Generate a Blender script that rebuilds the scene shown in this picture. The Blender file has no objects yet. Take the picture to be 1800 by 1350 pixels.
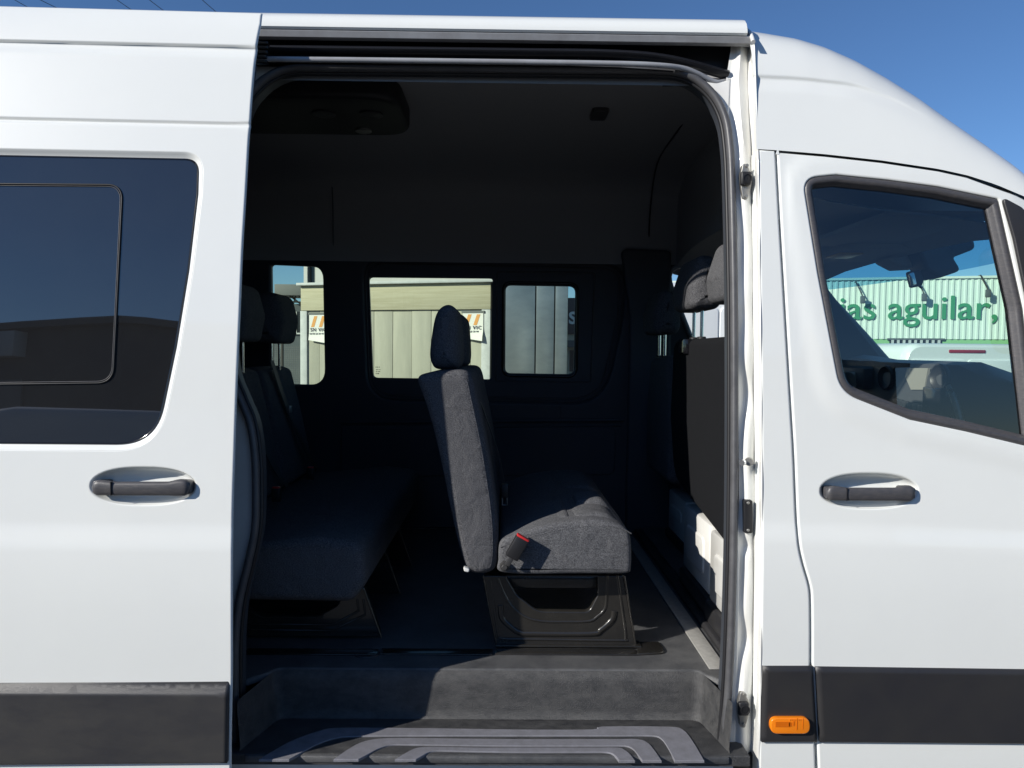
import bpy, bmesh, math, random
import numpy as np
from mathutils import Vector, Matrix, geometry
random.seed(7)
SC = bpy.context.scene
COL = SC.collection

# ------------------------------------------------------------------ camera
F, PCX, PCY = 1300.0, 900.0, 675.0          # lens in pixels of an 1800 x 1350 frame
CAM = Vector((0.0, -1.88, 1.54))
YAW, PITCH, ROLL = math.atan(14 / F), math.atan(53 / F), 0.010
fw = Vector((math.sin(YAW) * math.cos(PITCH), math.cos(YAW) * math.cos(PITCH), -math.sin(PITCH)))
r0 = Vector((math.cos(YAW), -math.sin(YAW), 0))
u0 = r0.cross(fw)
RT = r0 * math.cos(ROLL) + u0 * math.sin(ROLL)
UP = u0 * math.cos(ROLL) - r0 * math.sin(ROLL)
cd = bpy.data.cameras.new('camera'); cam = bpy.data.objects.new('camera', cd); COL.objects.link(cam)
cam.matrix_world = Matrix(((RT.x, UP.x, -fw.x, CAM.x), (RT.y, UP.y, -fw.y, CAM.y), (RT.z, UP.z, -fw.z, CAM.z), (0, 0, 0, 1)))
cd.sensor_width = 36; cd.lens = F / 1800 * 36
cd.clip_start = 0.05; cd.clip_end = 2000
SC.camera = cam
# ------------------------------------------------------------------ world, sun, exposure
SUN = Vector((1.64, 1.0, -0.94)).normalized()     # travel direction of the light
SUN_EL = math.asin(-SUN.z)
SUN_AZ = math.atan2(-SUN.x, -SUN.y)               # from +Y towards +X
w = bpy.data.worlds.new('World'); SC.world = w; w.use_nodes = True
nt = w.node_tree; nt.nodes.clear()
sky = nt.nodes.new('ShaderNodeTexSky'); sky.sky_type = 'NISHITA'; sky.sun_disc = False
sky.sun_elevation = SUN_EL; sky.sun_rotation = SUN_AZ
sky.altitude = 2500; sky.air_density = 1.25; sky.dust_density = 0.0; sky.ozone_density = 7.5
bg = nt.nodes.new('ShaderNodeBackground'); bg.inputs['Strength'].default_value = 0.10
wo = nt.nodes.new('ShaderNodeOutputWorld')
nt.links.new(sky.outputs[0], bg.inputs[0]); nt.links.new(bg.outputs[0], wo.inputs[0])
sd = bpy.data.lights.new('sun', 'SUN'); sd.energy = 5.0; sd.angle = math.radians(0.5); sd.color = (1.0, 0.955, 0.88)
sun = bpy.data.objects.new('sun', sd); COL.objects.link(sun)
sun.rotation_euler = SUN.to_track_quat('-Z', 'Y').to_euler(); sun.location = (-8, -8, 9)
vs = SC.view_settings
SC.display_settings.display_device = 'sRGB'
vs.view_transform = 'Standard'; vs.look = 'None'; vs.gamma = 1; vs.use_curve_mapping = False
vs.exposure = 0.17
SC.render.engine = 'CYCLES'
SC.cycles.max_bounces = 8; SC.cycles.transparent_max_bounces = 16

# ------------------------------------------------------------------ pixel -> place
def ray(px, py):
    return fw * F + RT * (px - PCX) - UP * (py - PCY)
def at(px, py, Y):
    d = ray(px, py); return CAM + d * ((Y - CAM.y) / d.y)
def atz(px, py, Z):
    d = ray(px, py); return CAM + d * ((Z - CAM.z) / d.z)
def atplane(px, py, P, N):
    d = ray(px, py); return CAM + d * ((P - CAM).dot(N) / d.dot(N))
def on(px, py, fn):
    Y = 0.0
    for _ in range(12):
        p = at(px, py, Y); Y = fn(p.x, p.z)
    return at(px, py, Y)

# ------------------------------------------------------------------ 2D helpers
def rp(pts, seg=7, step=None):
    """closed polygon with rounded corners: (x, y, r)"""
    out = []; n = len(pts)
    for i in range(n):
        p = Vector(pts[i][:2]); r = pts[i][2] if len(pts[i]) > 2 else 0
        a = Vector(pts[i - 1][:2]); b = Vector(pts[(i + 1) % n][:2])
        if r <= 0: out.append(p); continue
        da = (a - p); db = (b - p); la, lb = da.length, db.length
        da.normalize(); db.normalize()
        ang = math.acos(max(-1, min(1, da.dot(db))))
        t = min(r / max(math.tan(ang / 2), 1e-4), la * .48, lb * .48)
        s, e = p + da * t, p + db * t
        for k in range(seg + 1):
            u = k / seg
            out.append(s * (1 - u) ** 2 + p * 2 * u * (1 - u) + e * u * u)
    if step:
        res = []
        for i in range(len(out)):
            a, b = out[i], out[(i + 1) % len(out)]
            m = max(1, int((b - a).length / step))
            for k in range(m): res.append(a.lerp(b, k / m))
        out = res
    return out
def cr(pts, n=6, closed=False):
    """Catmull-Rom through points (any dimension)"""
    P = [Vector(p) for p in pts]; N = len(P); out = []
    rng = range(N if closed else N - 1)
    for i in rng:
        p1, p2 = P[i], P[(i + 1) % N]
        p0 = P[(i - 1) % N] if closed or i > 0 else p1 * 2 - p2
        p3 = P[(i + 2) % N] if closed or i < N - 2 else p2 * 2 - p1
        for k in range(n):
            t = k / n
            out.append(0.5 * (2 * p1 + (p2 - p0) * t + (2 * p0 - 5 * p1 + 4 * p2 - p3) * t * t + (3 * p1 - p0 - 3 * p2 + p3) * t ** 3))
    if not closed: out.append(P[-1].copy())
    return out
def area(l):
    return sum(l[i - 1][0] * l[i][1] - l[i][0] * l[i - 1][1] for i in range(len(l))) / 2
def ccw(l): return list(l) if area(l) > 0 else list(reversed(l))
def cw(l): return list(l) if area(l) < 0 else list(reversed(l))
def dedupe(l, eps=1e-4):
    out = []
    for p in l:
        p = Vector((p[0], p[1]))
        if not out or (p - out[-1]).length > eps: out.append(p)
    if (out[0] - out[-1]).length < eps: out.pop()
    return out
def inset(l, d):
    """shift a closed loop to its left by d"""
    n = len(l); out = []
    for i in range(n):
        a, p, b = Vector(l[i - 1]), Vector(l[i]), Vector(l[(i + 1) % n])
        e1 = (p - a).normalized(); e2 = (b - p).normalized()
        n1 = Vector((-e1.y, e1.x)); n2 = Vector((-e2.y, e2.x))
        m = n1 + n2
        if m.length < 1e-6: m = n1.copy()
        m.normalize(); k = max(0.5, m.dot(n1))
        out.append(p + m * (d / k))
    for _ in range(6):
        bad = False
        for i in range(n):
            j = (i + 1) % n
            if (out[j] - out[i]).dot(Vector(l[j]) - Vector(l[i])) < 0:
                c = (out[i] + out[j]) / 2; out[i] = c.copy(); out[j] = c.copy(); bad = True
        if not bad: break
    return out
def inside(px, py, loop):
    x = np.array([p[0] for p in loop]); y = np.array([p[1] for p in loop])
    x2 = np.roll(x, -1); y2 = np.roll(y, -1)
    dy = np.where(y2 == y, 1e-12, y2 - y)
    c = ((y > py[:, None]) != (y2 > py[:, None])) & (px[:, None] < (x2 - x) * (py[:, None] - y) / dy + x)
    return (c.sum(axis=1) % 2) == 1
def interp(x, tab):
    if x <= tab[0][0]: return tab[0][1]
    for (a, fa), (b, fb) in zip(tab, tab[1:]):
        if x <= b: return fa + (fb - fa) * (x - a) / (b - a)
    return tab[-1][1]
def sm(t):
    t = max(0., min(1., t)); return t * t * (3 - 2 * t)

# ------------------------------------------------------------------ objects
ROOT = {}
def base(p):
    return ROOT.get(p.name, Vector((0, 0, 0))) if p else Vector((0, 0, 0))
def link(name, me, mat, parent, shift=True, angle=35):
    o = bpy.data.objects.new(name, me); COL.objects.link(o)
    if mat: me.materials.append(mat)
    if parent:
        o.parent = parent
        if shift:
            b = base(parent); me.transform(Matrix.Translation(-b)); ROOT[o.name] = b
    me.polygons.foreach_set('use_smooth', [True] * len(me.polygons))
    me.update()
    if angle < 180: me.set_sharp_from_angle(angle=math.radians(angle))
    return o
def tag(o, label=None, cat=None, group=None, kind=None):
    for k, v in (('label', label), ('category', cat), ('group', group), ('kind', kind)):
        if v: o[k] = v
    return o
def empty(name, loc, label, cat, group=None, rz=0):
    o = bpy.data.objects.new(name, None); COL.objects.link(o); o.location = loc; o.rotation_euler.z = rz
    o.empty_display_size = .2
    ROOT[o.name] = Vector(loc)
    return tag(o, label, cat, group)
class MB:
    def __init__(s): s.v = []; s.f = []
    def add(s, V, Fc):
        b = len(s.v); s.v += [tuple(p) for p in V]; s.f += [tuple(i + b for i in q) for q in Fc]; return s
    def box(s, a, b, r=0.0, M=None, seg=2):
        bm = bmesh.new(); bmesh.ops.create_cube(bm, size=1)
        a, b = Vector(a), Vector(b); c = (a + b) / 2; d = b - a
        for v in bm.verts: v.co = Vector((v.co.x * d.x, v.co.y * d.y, v.co.z * d.z)) + c
        if r > 0: bmesh.ops.bevel(bm, geom=list(bm.edges), offset=r, segments=seg, profile=.5, affect='EDGES', clamp_overlap=True)
        if M: bm.transform(M)
        s.bm(bm); return s
    def bm(s, bm):
        bm.verts.index_update()
        s.add([v.co for v in bm.verts], [[v.index for v in f.verts] for f in bm.faces]); bm.free()
    def tube(s, path, r, seg=8, closed=False, rfn=None, flat=1.0):
        P = [Vector(p) for p in path]; n = len(P); V = []; Fc = []
        T = []
        for i in range(n):
            if closed: t = P[(i + 1) % n] - P[i - 1]
            else: t = P[min(i + 1, n - 1)] - P[max(i - 1, 0)]
            T.append(t.normalized())
        ref = Vector((0, 1, 0)) if abs(T[0].y) < .9 else Vector((0, 0, 1))
        nrm = (ref - T[0] * ref.dot(T[0])).normalized()
        for i in range(n):
            nrm = nrm - T[i] * nrm.dot(T[i]); nrm.normalize()
            bi = T[i].cross(nrm)
            rr = r if rfn is None else rfn(i / (n - 1))
            for k in range(seg):
                a = 2 * math.pi * k / seg
                V.append(P[i] + nrm * (math.cos(a) * rr * flat) + bi * (math.sin(a) * rr))
        m = n if closed else n - 1
        for i in range(m):
            j = (i + 1) % n
            for k in range(seg):
                k2 = (k + 1) % seg
                Fc.append((i * seg + k, j * seg + k, j * seg + k2, i * seg + k2))
        if not closed:
            Fc.append(tuple(range(seg))); Fc.append(tuple((n - 1) * seg + k for k in reversed(range(seg))))
        return s.add(V, Fc)
    def loft(s, rings, closed=True, cap0=False, cap1=False):
        n = len(rings[0]); V = [p for r in rings for p in r]; Fc = []
        for i in range(len(rings) - 1):
            for k in range(n if closed else n - 1):
                k2 = (k + 1) % n
                Fc.append((i * n + k, i * n + k2, (i + 1) * n + k2, (i + 1) * n + k))
        if cap0: Fc.append(tuple(reversed(range(n))))
        if cap1: Fc.append(tuple((len(rings) - 1) * n + k for k in range(n)))
        return s.add(V, Fc)
    def rprism(s, loop, y0, y1, r=.01, seg=4, fn=None, bulge=0.0):
        """outline in (x, z), pushed from y0 to y1 with rounded edges; fn maps (x, y, z)"""
        L = ccw(dedupe(loop)); rings = []
        r = min(r, abs(y1 - y0) * .49); sg = 1 if y1 > y0 else -1
        spec = [(r * (1 - math.sin(a)), y0 + sg * r * (1 - math.cos(a))) for a in [k * math.pi / 2 / seg for k in range(seg + 1)]]
        spec += [(i, y0 + y1 - y) for i, y in reversed(spec)]
        for i, y in spec:
            q = inset(L, i) if i > 1e-6 else L
            rings.append([Vector((p[0], y, p[1])) for p in q])
        if fn: rings = [[fn(p) for p in rg] for rg in rings]
        b = len(s.v); n = len(L); s.loft(rings, True, False, False)
        q = inset(L, spec[0][0])
        tri = geometry.tessellate_polygon([[Vector((p[0], p[1], 0)) for p in q]])
        o2 = b + (len(rings) - 1) * n
        s.f += [tuple(b + i for i in t) for t in tri] + [tuple(o2 + i for i in reversed(t)) for t in tri]
        return s
    def disc(s, c, n, r, h=.004, seg=20):
        n = Vector(n).normalized(); c = Vector(c)
        M = n.to_track_quat('Z', 'Y').to_matrix()
        rg = lambda rr, z: [c + M @ Vector((rr * math.cos(2 * math.pi * k / seg), rr * math.sin(2 * math.pi * k / seg), z)) for k in range(seg)]
        return s.loft([rg(r, 0), rg(r, h * .7), rg(r * .85, h)], True, True, True)
    def build(s, name, mat, parent=None, angle=35, fix=True, shift=True):
        me = bpy.data.meshes.new(name); me.from_pydata(s.v, [], s.f); me.validate()
        if fix:
            bm = bmesh.new(); bm.from_mesh(me); bmesh.ops.recalc_face_normals(bm, faces=bm.faces); bm.to_mesh(me); bm.free()
        return link(name, me, mat, parent, shift, angle)

def panel(name, outline, holes, pos, mat, parent, thick=.03, bev=.004, grid=.06, rows=(), angle=40, smooth_rim=.6):
    """sheet with holes and a turned edge. pos(u, v, d): d = depth behind the face"""
    loops = [ccw(dedupe(outline))] + [cw(dedupe(h)) for h in holes]
    ins = [inset(l, bev) for l in loops]
    pts = []; edges = []
    for l in ins:
        b = len(pts); pts += [tuple(p) for p in l]
        edges += [(b + i, b + (i + 1) % len(l)) for i in range(len(l))]
    lo = loops[0]
    x0, x1 = min(p[0] for p in lo), max(p[0] for p in lo); z0, z1 = min(p[1] for p in lo), max(p[1] for p in lo)
    xs = list(np.arange(x0 + grid * .5, x1, grid)); zs = sorted(list(np.arange(z0 + grid * .5, z1, grid)) + [r for r in rows if z0 < r < z1])
    gx, gz = np.meshgrid(xs, zs); gx = gx.ravel(); gz = gz.ravel()
    if len(gx):
        ok = inside(gx, gz, ins[0])
        for l in ins[1:]: ok &= ~inside(gx, gz, l)
        gx, gz = gx[ok], gz[ok]
        bp = np.array(pts)
        if len(gx):
            d = np.min((gx[:, None] - bp[None, :, 0]) ** 2 + (gz[:, None] - bp[None, :, 1]) ** 2, axis=1)
            k = d > (grid * .22) ** 2
            gx, gz = gx[k], gz[k]
        pts += list(zip(gx.tolist(), gz.tolist()))
    res = geometry.delaunay_2d_cdt([Vector(p) for p in pts], edges, [], 0, 1e-6)
    V2, F2, OV = res[0], res[2], res[3]
    cx = np.array([sum(V2[i].x for i in f) / 3 for f in F2]); cz = np.array([sum(V2[i].y for i in f) / 3 for f in F2])
    ok = inside(cx, cz, ins[0])
    for l in ins[1:]: ok &= ~inside(cx, cz, l)
    V = [pos(p.x, p.y, 0.0) for p in V2]
    Fc = [tuple(f) for f, k in zip(F2, ok) if k]
    idx = {}
    for i, ov in enumerate(OV):
        for q in ov: idx[q] = i
    e_ = .004; NR = []
    def nrm(u, v):
        du = pos(u + e_, v, 0) - pos(u - e_, v, 0); dv = pos(u, v + e_, 0) - pos(u, v - e_, 0)
        return du.cross(dv).normalized(), du.normalized(), dv.normalized()
    NR = [nrm(p.x, p.y)[0] for p in V2]
    b = 0
    for l in loops:
        fr3 = [nrm(p[0], p[1]) for p in l]; outs = []
        for i in range(len(l)):
            t = (Vector(l[(i + 1) % len(l)]) - Vector(l[i - 1])).normalized(); outs.append((fr3[i][1] * t.y - fr3[i][2] * t.x).normalized())
        NR += [(f[0] + o_ * 1.1).normalized() for f, o_ in zip(fr3, outs)] + outs
        n = len(l); a = [idx[b + i] for i in range(n)]
        o = len(V); V += [pos(p[0], p[1], bev * smooth_rim) for p in l]
        c = len(V); V += [pos(p[0], p[1], thick) for p in l]
        for i in range(n):
            j = (i + 1) % n
            Fc.append((a[i], o + i, o + j, a[j])); Fc.append((o + i, c + i, c + j, o + j))
        b += n
    me = bpy.data.meshes.new(name); me.from_pydata([tuple(p) for p in V], [], [f for f in Fc if len(set(f)) == len(f)]); me.validate()
    NR = [q if q.length > .5 and q.x == q.x else Vector((0, -1, 0)) for q in NR]
    o = link(name, me, mat, parent, True, 180)
    me.normals_split_custom_set_from_vertices([tuple(q) for q in NR])
    return o

def children(o): return [c for c in bpy.data.objects if c.parent == o]
def copy_tree(o, parent=None):
    c = o.copy(); COL.objects.link(c)
    if parent: c.parent = parent
    for ch in children(o): copy_tree(ch, c)
    return c
def text(s, size, mat, name, parent, M, bold=0.0, depth=0.003, align='LEFT'):
    cu = bpy.data.curves.new(name, 'FONT'); cu.body = s; cu.size = size; cu.offset = bold; cu.extrude = depth; cu.align_x = align
    cu.resolution_u = 4; cu.space_character = 1.0 if size > .3 else 1.22 if size > .06 else 1.05
    t = bpy.data.objects.new('tmp', cu); COL.objects.link(t)
    dg = bpy.context.evaluated_depsgraph_get()
    me = bpy.data.meshes.new_from_object(t.evaluated_get(dg)); bpy.data.objects.remove(t)
    me.materials.clear(); me.transform(M); me.name = name
    return link(name, me, mat, parent, False, 40)

# ------------------------------------------------------------------ materials
def mat(name, col, rough=.5, metal=0, coat=0, spec=.5, ior=1.5, bump=None, vary=None, emit=None, sheen=0):
    m = bpy.data.materials.new(name); m.use_nodes = True; t = m.node_tree; p = t.nodes['Principled BSDF']
    p.inputs['Base Color'].default_value = (*col, 1); p.inputs['Roughness'].default_value = rough
    p.inputs['Metallic'].default_value = metal; p.inputs['Coat Weight'].default_value = coat
    p.inputs['Coat Roughness'].default_value = .04; p.inputs['Specular IOR Level'].default_value = spec; p.inputs['IOR'].default_value = ior
    if sheen: p.inputs['Sheen Weight'].default_value = sheen
    co = t.nodes.new('ShaderNodeTexCoord')
    if vary:      # (scale, amount, second colour, stretch)
        mp = t.nodes.new('ShaderNodeMapping'); mp.inputs['Scale'].default_value = vary[3] if len(vary) > 3 else (1, 1, 1)
        n = t.nodes.new('ShaderNodeTexNoise'); n.inputs['Scale'].default_value = vary[0]; n.inputs['Detail'].default_value = 6 if len(vary) < 5 else vary[4]; n.inputs['Roughness'].default_value = .65 if len(vary) < 5 else .78
        r = t.nodes.new('ShaderNodeValToRGB'); r.color_ramp.elements[0].position = .35; r.color_ramp.elements[1].position = .7
        r.color_ramp.elements[0].color = (*col, 1); r.color_ramp.elements[1].color = (*vary[2], 1)
        t.links.new(co.outputs['Object'], mp.inputs[0]); t.links.new(mp.outputs[0], n.inputs['Vector']); t.links.new(n.outputs['Fac'], r.inputs[0])
        t.links.new(r.outputs[0], p.inputs['Base Color'])
        if vary[1]:
            a = t.nodes.new('ShaderNodeMapRange'); a.inputs['To Min'].default_value = max(0, rough - vary[1]); a.inputs['To Max'].default_value = min(1, rough + vary[1])
            t.links.new(n.outputs['Fac'], a.inputs[0]); t.links.new(a.outputs[0], p.inputs['Roughness'])
    if bump:      # (scale, strength, distance, stretch, coarse scale)
        mp = t.nodes.new('ShaderNodeMapping'); mp.inputs['Scale'].default_value = bump[3] if len(bump) > 3 else (1, 1, 1)
        n = t.nodes.new('ShaderNodeTexNoise'); n.inputs['Scale'].default_value = bump[0]; n.inputs['Detail'].default_value = 3
        b = t.nodes.new('ShaderNodeBump'); b.inputs['Strength'].default_value = bump[1]; b.inputs['Distance'].default_value = bump[2]
        t.links.new(co.outputs['Object'], mp.inputs[0]); t.links.new(mp.outputs[0], n.inputs['Vector']); hgt = n.outputs['Fac']
        if len(bump) > 4:
            n2 = t.nodes.new('ShaderNodeTexNoise'); n2.inputs['Scale'].default_value = bump[4]; n2.inputs['Detail'].default_value = 2; n2.inputs['Distortion'].default_value = .6
            ml = t.nodes.new('ShaderNodeMath'); ml.operation = 'MULTIPLY_ADD'; ml.inputs[1].default_value = 4.0
            t.links.new(mp.outputs[0], n2.inputs['Vector']); t.links.new(n2.outputs['Fac'], ml.inputs[0]); t.links.new(hgt, ml.inputs[2]); hgt = ml.outputs[0]
        t.links.new(hgt, b.inputs['Height']); t.links.new(b.outputs[0], p.inputs['Normal'])
    return m
def glass(name, tint, gloss=1.0, rough=0.0, ior=1.5):
    m = bpy.data.materials.new(name); m.use_nodes = True; t = m.node_tree; t.nodes.clear()
    o = t.nodes.new('ShaderNodeOutputMaterial'); mx = t.nodes.new('ShaderNodeMixShader'); tr = t.nodes.new('ShaderNodeBsdfTransparent'); gl = t.nodes.new('ShaderNodeBsdfGlossy')
    fr = t.nodes.new('ShaderNodeFresnel'); fr.inputs[0].default_value = ior
    mu = t.nodes.new('ShaderNodeMath'); mu.operation = 'MULTIPLY'; mu.inputs[1].default_value = gloss
    tr.inputs[0].default_value = (*tint, 1); gl.inputs['Roughness'].default_value = rough; gl.inputs['Color'].default_value = (1, 1, 1, 1)
    t.links.new(fr.outputs[0], mu.inputs[0]); t.links.new(mu.outputs[0], mx.inputs[0]); t.links.new(tr.outputs[0], mx.inputs[1]); t.links.new(gl.outputs[0], mx.inputs[2]); t.links.new(mx.outputs[0], o.inputs[0])
    return m
M = {}
M['white'] = mat('white_paint', (.80, .815, .785), .38, coat=.9, spec=.4, vary=(3.0, .03, (.775, .79, .765)), bump=(2.2, .06, .01))
M['jamb'] = mat('white_jamb_paint', (.78, .78, .75), .34, coat=.6, vary=(9, .05, (.70, .69, .65)), bump=(14, .08, .01))
M['clad'] = mat('grey_plastic', (.034, .034, .038), .42, vary=(5, .10, (.052, .050, .048), (1, 1, 2.5)), bump=(900, .25, .002))
M['clad2'] = mat('dark_plastic', (.022, .022, .026), .42, vary=(4, .08, (.030, .029, .029)), bump=(900, .2, .002))
M['handle'] = mat('handle_plastic', (.055, .055, .062), .42, vary=(60, .08, (.085, .08, .08), (1, 1, 4)), bump=(600, .2, .001))
M['rubber'] = mat('seal_rubber', (.07, .07, .075), .42, vary=(20, .08, (.10, .10, .105)), bump=(300, .1, .002))
M['black'] = mat('black_trim', (.012, .012, .014), .5)
M['gloss'] = mat('black_gloss', (.008, .008, .010), .12)
M['trim'] = mat('interior_trim', (.050, .056, .068), .5, bump=(260, .2, .002))
M['head'] = mat('headliner_cloth', (.36, .36, .37), .95, spec=.2, bump=(420, .3, .002))
M['cabhead'] = mat('cab_headliner', (.34, .345, .35), .9, bump=(420, .2, .002))
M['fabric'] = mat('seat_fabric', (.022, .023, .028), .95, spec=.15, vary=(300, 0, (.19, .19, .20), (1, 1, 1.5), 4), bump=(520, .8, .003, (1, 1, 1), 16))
M['fabricb'] = mat('seat_fabric_lit', (.034, .035, .040), .95, spec=.15, vary=(300, 0, (.205, .206, .215), (1, 1, 1.5), 4), bump=(520, .8, .003, (1, 1, 1), 14))  # paler copy of the seat fabric for parts that catch the sun
M['carpet'] = mat('seat_back_carpet', (.008, .0085, .010), 1.0, spec=.1, vary=(500, 0, (.020, .021, .024)), bump=(800, .8, .003))
M['steel'] = mat('black_painted_steel', (.018, .017, .0155), .24, coat=.6, vary=(12, .06, (.027, .025, .022)), bump=(35, .05, .004))
M['chrome'] = mat('chrome', (.75, .76, .78), .12, metal=1)
M['zinc'] = mat('zinc_plate', (.42, .41, .38), .45, metal=.8, vary=(40, .1, (.28, .27, .25)))
M['alu'] = mat('aluminium_strip', (.46, .45, .42), .5, metal=.35, vary=(60, .1, (.36, .35, .33)), bump=(500, .4, .002))
M['floor'] = mat('grey_vinyl', (.050, .052, .057), .5, vary=(9, .12, (.125, .125, .125), (1, 1, 1), 12), bump=(420, .5, .003))
M['step'] = mat('step_plastic', (.026, .027, .030), .48, vary=(30, .14, (.085, .084, .083), (.6, 1, 1), 12), bump=(520, .8, .003))
M['grip'] = mat('step_grip_grey', (.20, .20, .225), .7, vary=(30, .1, (.15, .15, .165)), bump=(400, .4, .002))
M['rail'] = mat('rail_black', (.010, .011, .015), .35)
M['flange'] = mat('flange_grey', (.34, .35, .37), .4, coat=.3, vary=(15, .1, (.26, .26, .27)))
M['orange'] = mat('orange_lens', (.85, .22, .005), .15, coat=1)
M['orange2'] = mat('orange_lens_inner', (.62, .13, .003), .3)
M['red'] = mat('red_plastic', (.55, .03, .03), .35)
M['amber'] = mat('amber_lamp', (.55, .36, .18), .4)
M['privacy'] = mat('privacy_glass', (.013, .013, .014), .012, ior=2.0, spec=.5, vary=(2.5, .008, (.018, .018, .018)))
M['gl_side'] = glass('side_glass', (.86, .93, .86), 2.4)
M['gl_far'] = glass('far_glass', (.80, .90, .74), .8)
M['gl_slide'] = glass('far_glass_double', (.66, .77, .66), 1.6)
M['gl_wind'] = glass('windshield_glass', (.80, .97, .90), .6)
M['gl_cab'] = glass('driver_glass', (.95, .97, .96), .6)
M['gl_band'] = glass('windshield_band', (.22, .50, .62), .6)
M['screen'] = mat('screen', (.30, .30, .27), .12)
M['dash'] = mat('dash_plastic', (.055, .058, .064), .5, bump=(300, .2, .002))
M['asphalt'] = mat('asphalt', (.055, .055, .055), .9, vary=(2.5, .05, (.08, .078, .075)), bump=(120, .6, .01))

# ------------------------------------------------------------------ sky wires, ground
def slab(name, a, b, m, parent=None, r=0.0, kind=None):
    o = MB().box(a, b, r).build(name, m, parent)
    if kind: o['kind'] = kind
    return o
g = MB().add([(-400, -400, 0), (400, -400, 0), (400, 400, 0), (-400, 400, 0)], [(0, 1, 2, 3)]).build('ground', M['asphalt']); g['kind'] = 'structure'

# ================================================================== THE VAN
van = empty('passenger_van', (0, 1.0, 0), 'white high roof passenger van with its sliding side door open on the dark seats', 'van')
S_TAB = [(.30, .03), (.45, .012), (.60, .002), (.80, -.006), (1.0, -.004), (1.12, .002), (1.30, .013), (1.55, .030), (1.80, .050), (2.0, .070), (2.15, .087), (2.28, .106), (2.36, .126), (2.42, .15), (2.46, .185), (2.5, .24)]
_sz = np.linspace(.3, 2.5, 441); _sy = np.interp(_sz, [a for a, b in S_TAB], [b for a, b in S_TAB])
_k = np.hanning(41); _k /= _k.sum(); _sy = np.convolve(np.pad(_sy, 20, 'edge'), _k, 'valid')
def S(z): return float(np.interp(z, _sz, _sy))
def skin(off, feats=None):
    def fn(x, z):
        y = S(z) + off
        if feats: y += feats(x, z)
        return y
    return fn
def posf(fn):
    return lambda u, v, d: Vector((u, fn(u, v) + d, v))
def px2(pts, fn):
    return [(p.x, p.z) for p in (on(q[0], q[1], fn) for q in pts)]
def pxY(pts, Y):
    return [(p.x, p.z) for p in (at(q[0], q[1], Y) for q in pts)]
def dense(pts, step=14):
    out = []
    for i in range(len(pts)):
        a, b = Vector(pts[i][:2]), Vector(pts[(i + 1) % len(pts)][:2])
        m = max(1, int((b - a).length / step))
        for k in range(m): out.append(a.lerp(b, k / m))
    return out

# ---------------- door opening (seal line) in pixels
SEAL_R = [(1150, 124), (1190, 127), (1225, 141), (1255, 168), (1274, 205), (1282, 250), (1286, 320), (1290, 500), (1291, 700), (1290, 900), (1287, 1050), (1281, 1200), (1270, 1345)]
SEAL_L = [(413, 1345), (413, 1200), (414, 1120), (421, 1055), (436, 990), (448, 930), (450, 860), (448, 800), (440, 745), (422, 700), (404, 650), (398, 560), (400, 400), (410, 260), (428, 185), (455, 148), (490, 126), (525, 119)]
seal_px = cr(SEAL_R, 5) + cr(SEAL_L, 5)
f_jamb = skin(.055)
seal_w = [on(p[0], p[1], skin(.05)) for p in seal_px]
rail_cut = None

# body side (behind the sliding door): white sheet with the opening cut out
OPEN = [(p.x, p.z) for p in seal_w]
xl_jamb = on(1293, 600, f_jamb).x
bs_out = dense([(-3.2, .30), (at(1296, 1340, .05).x, .30), (at(1300, 1000, .05).x, 1.0), (at(1300, 400, .05).x, 1.8), (at(1297, 230, .05).x, 2.13), *[(q.x, q.z) for q in (on(a, b, f_jamb) for a, b in ((1284, 138), (1272, 143), (1258, 144), (1244, 139), (1226, 129), (1200, 120), (1160, 115)))], (.20, 2.312), (-.6, 2.315), (-3.2, 2.315)], .08)
panel('body_side', bs_out, [inset(ccw(dedupe(OPEN, .003)), -.006)], posf(f_jamb), M['jamb'], van, thick=.035, grid=.09)
sl = MB().tube(seal_w, .0105, 8, closed=True, flat=1.4).build('door_seal', M['rubber'], van, 80)
# inner lip of the seal
lip = [Vector((p.x * .985 + -.002, p.y + .03, p.z)) for p in seal_w]
c0 = Vector((sum(p.x for p in seal_w) / len(seal_w), 0, sum(p.z for p in seal_w) / len(seal_w)))
def shrink(pts, d, dy):
    l = ccw([(p.x, p.z) for p in pts]); q = inset(dedupe(l, .002), d); return [Vector((a[0], S(a[1]) + .05 + dy, a[1])) for a in q]
MB().tube(shrink(seal_w, .010, .012), .006, 6, closed=True).build('seal_lip', M['black'], sl, 80)
MB().loft([shrink(seal_w, .011, .012), shrink(seal_w, .009, .05), shrink(seal_w, .004, .075), shrink(seal_w, -.02, .08)]).build('opening_trim', M['trim'], van, 60, fix=False)

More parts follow.
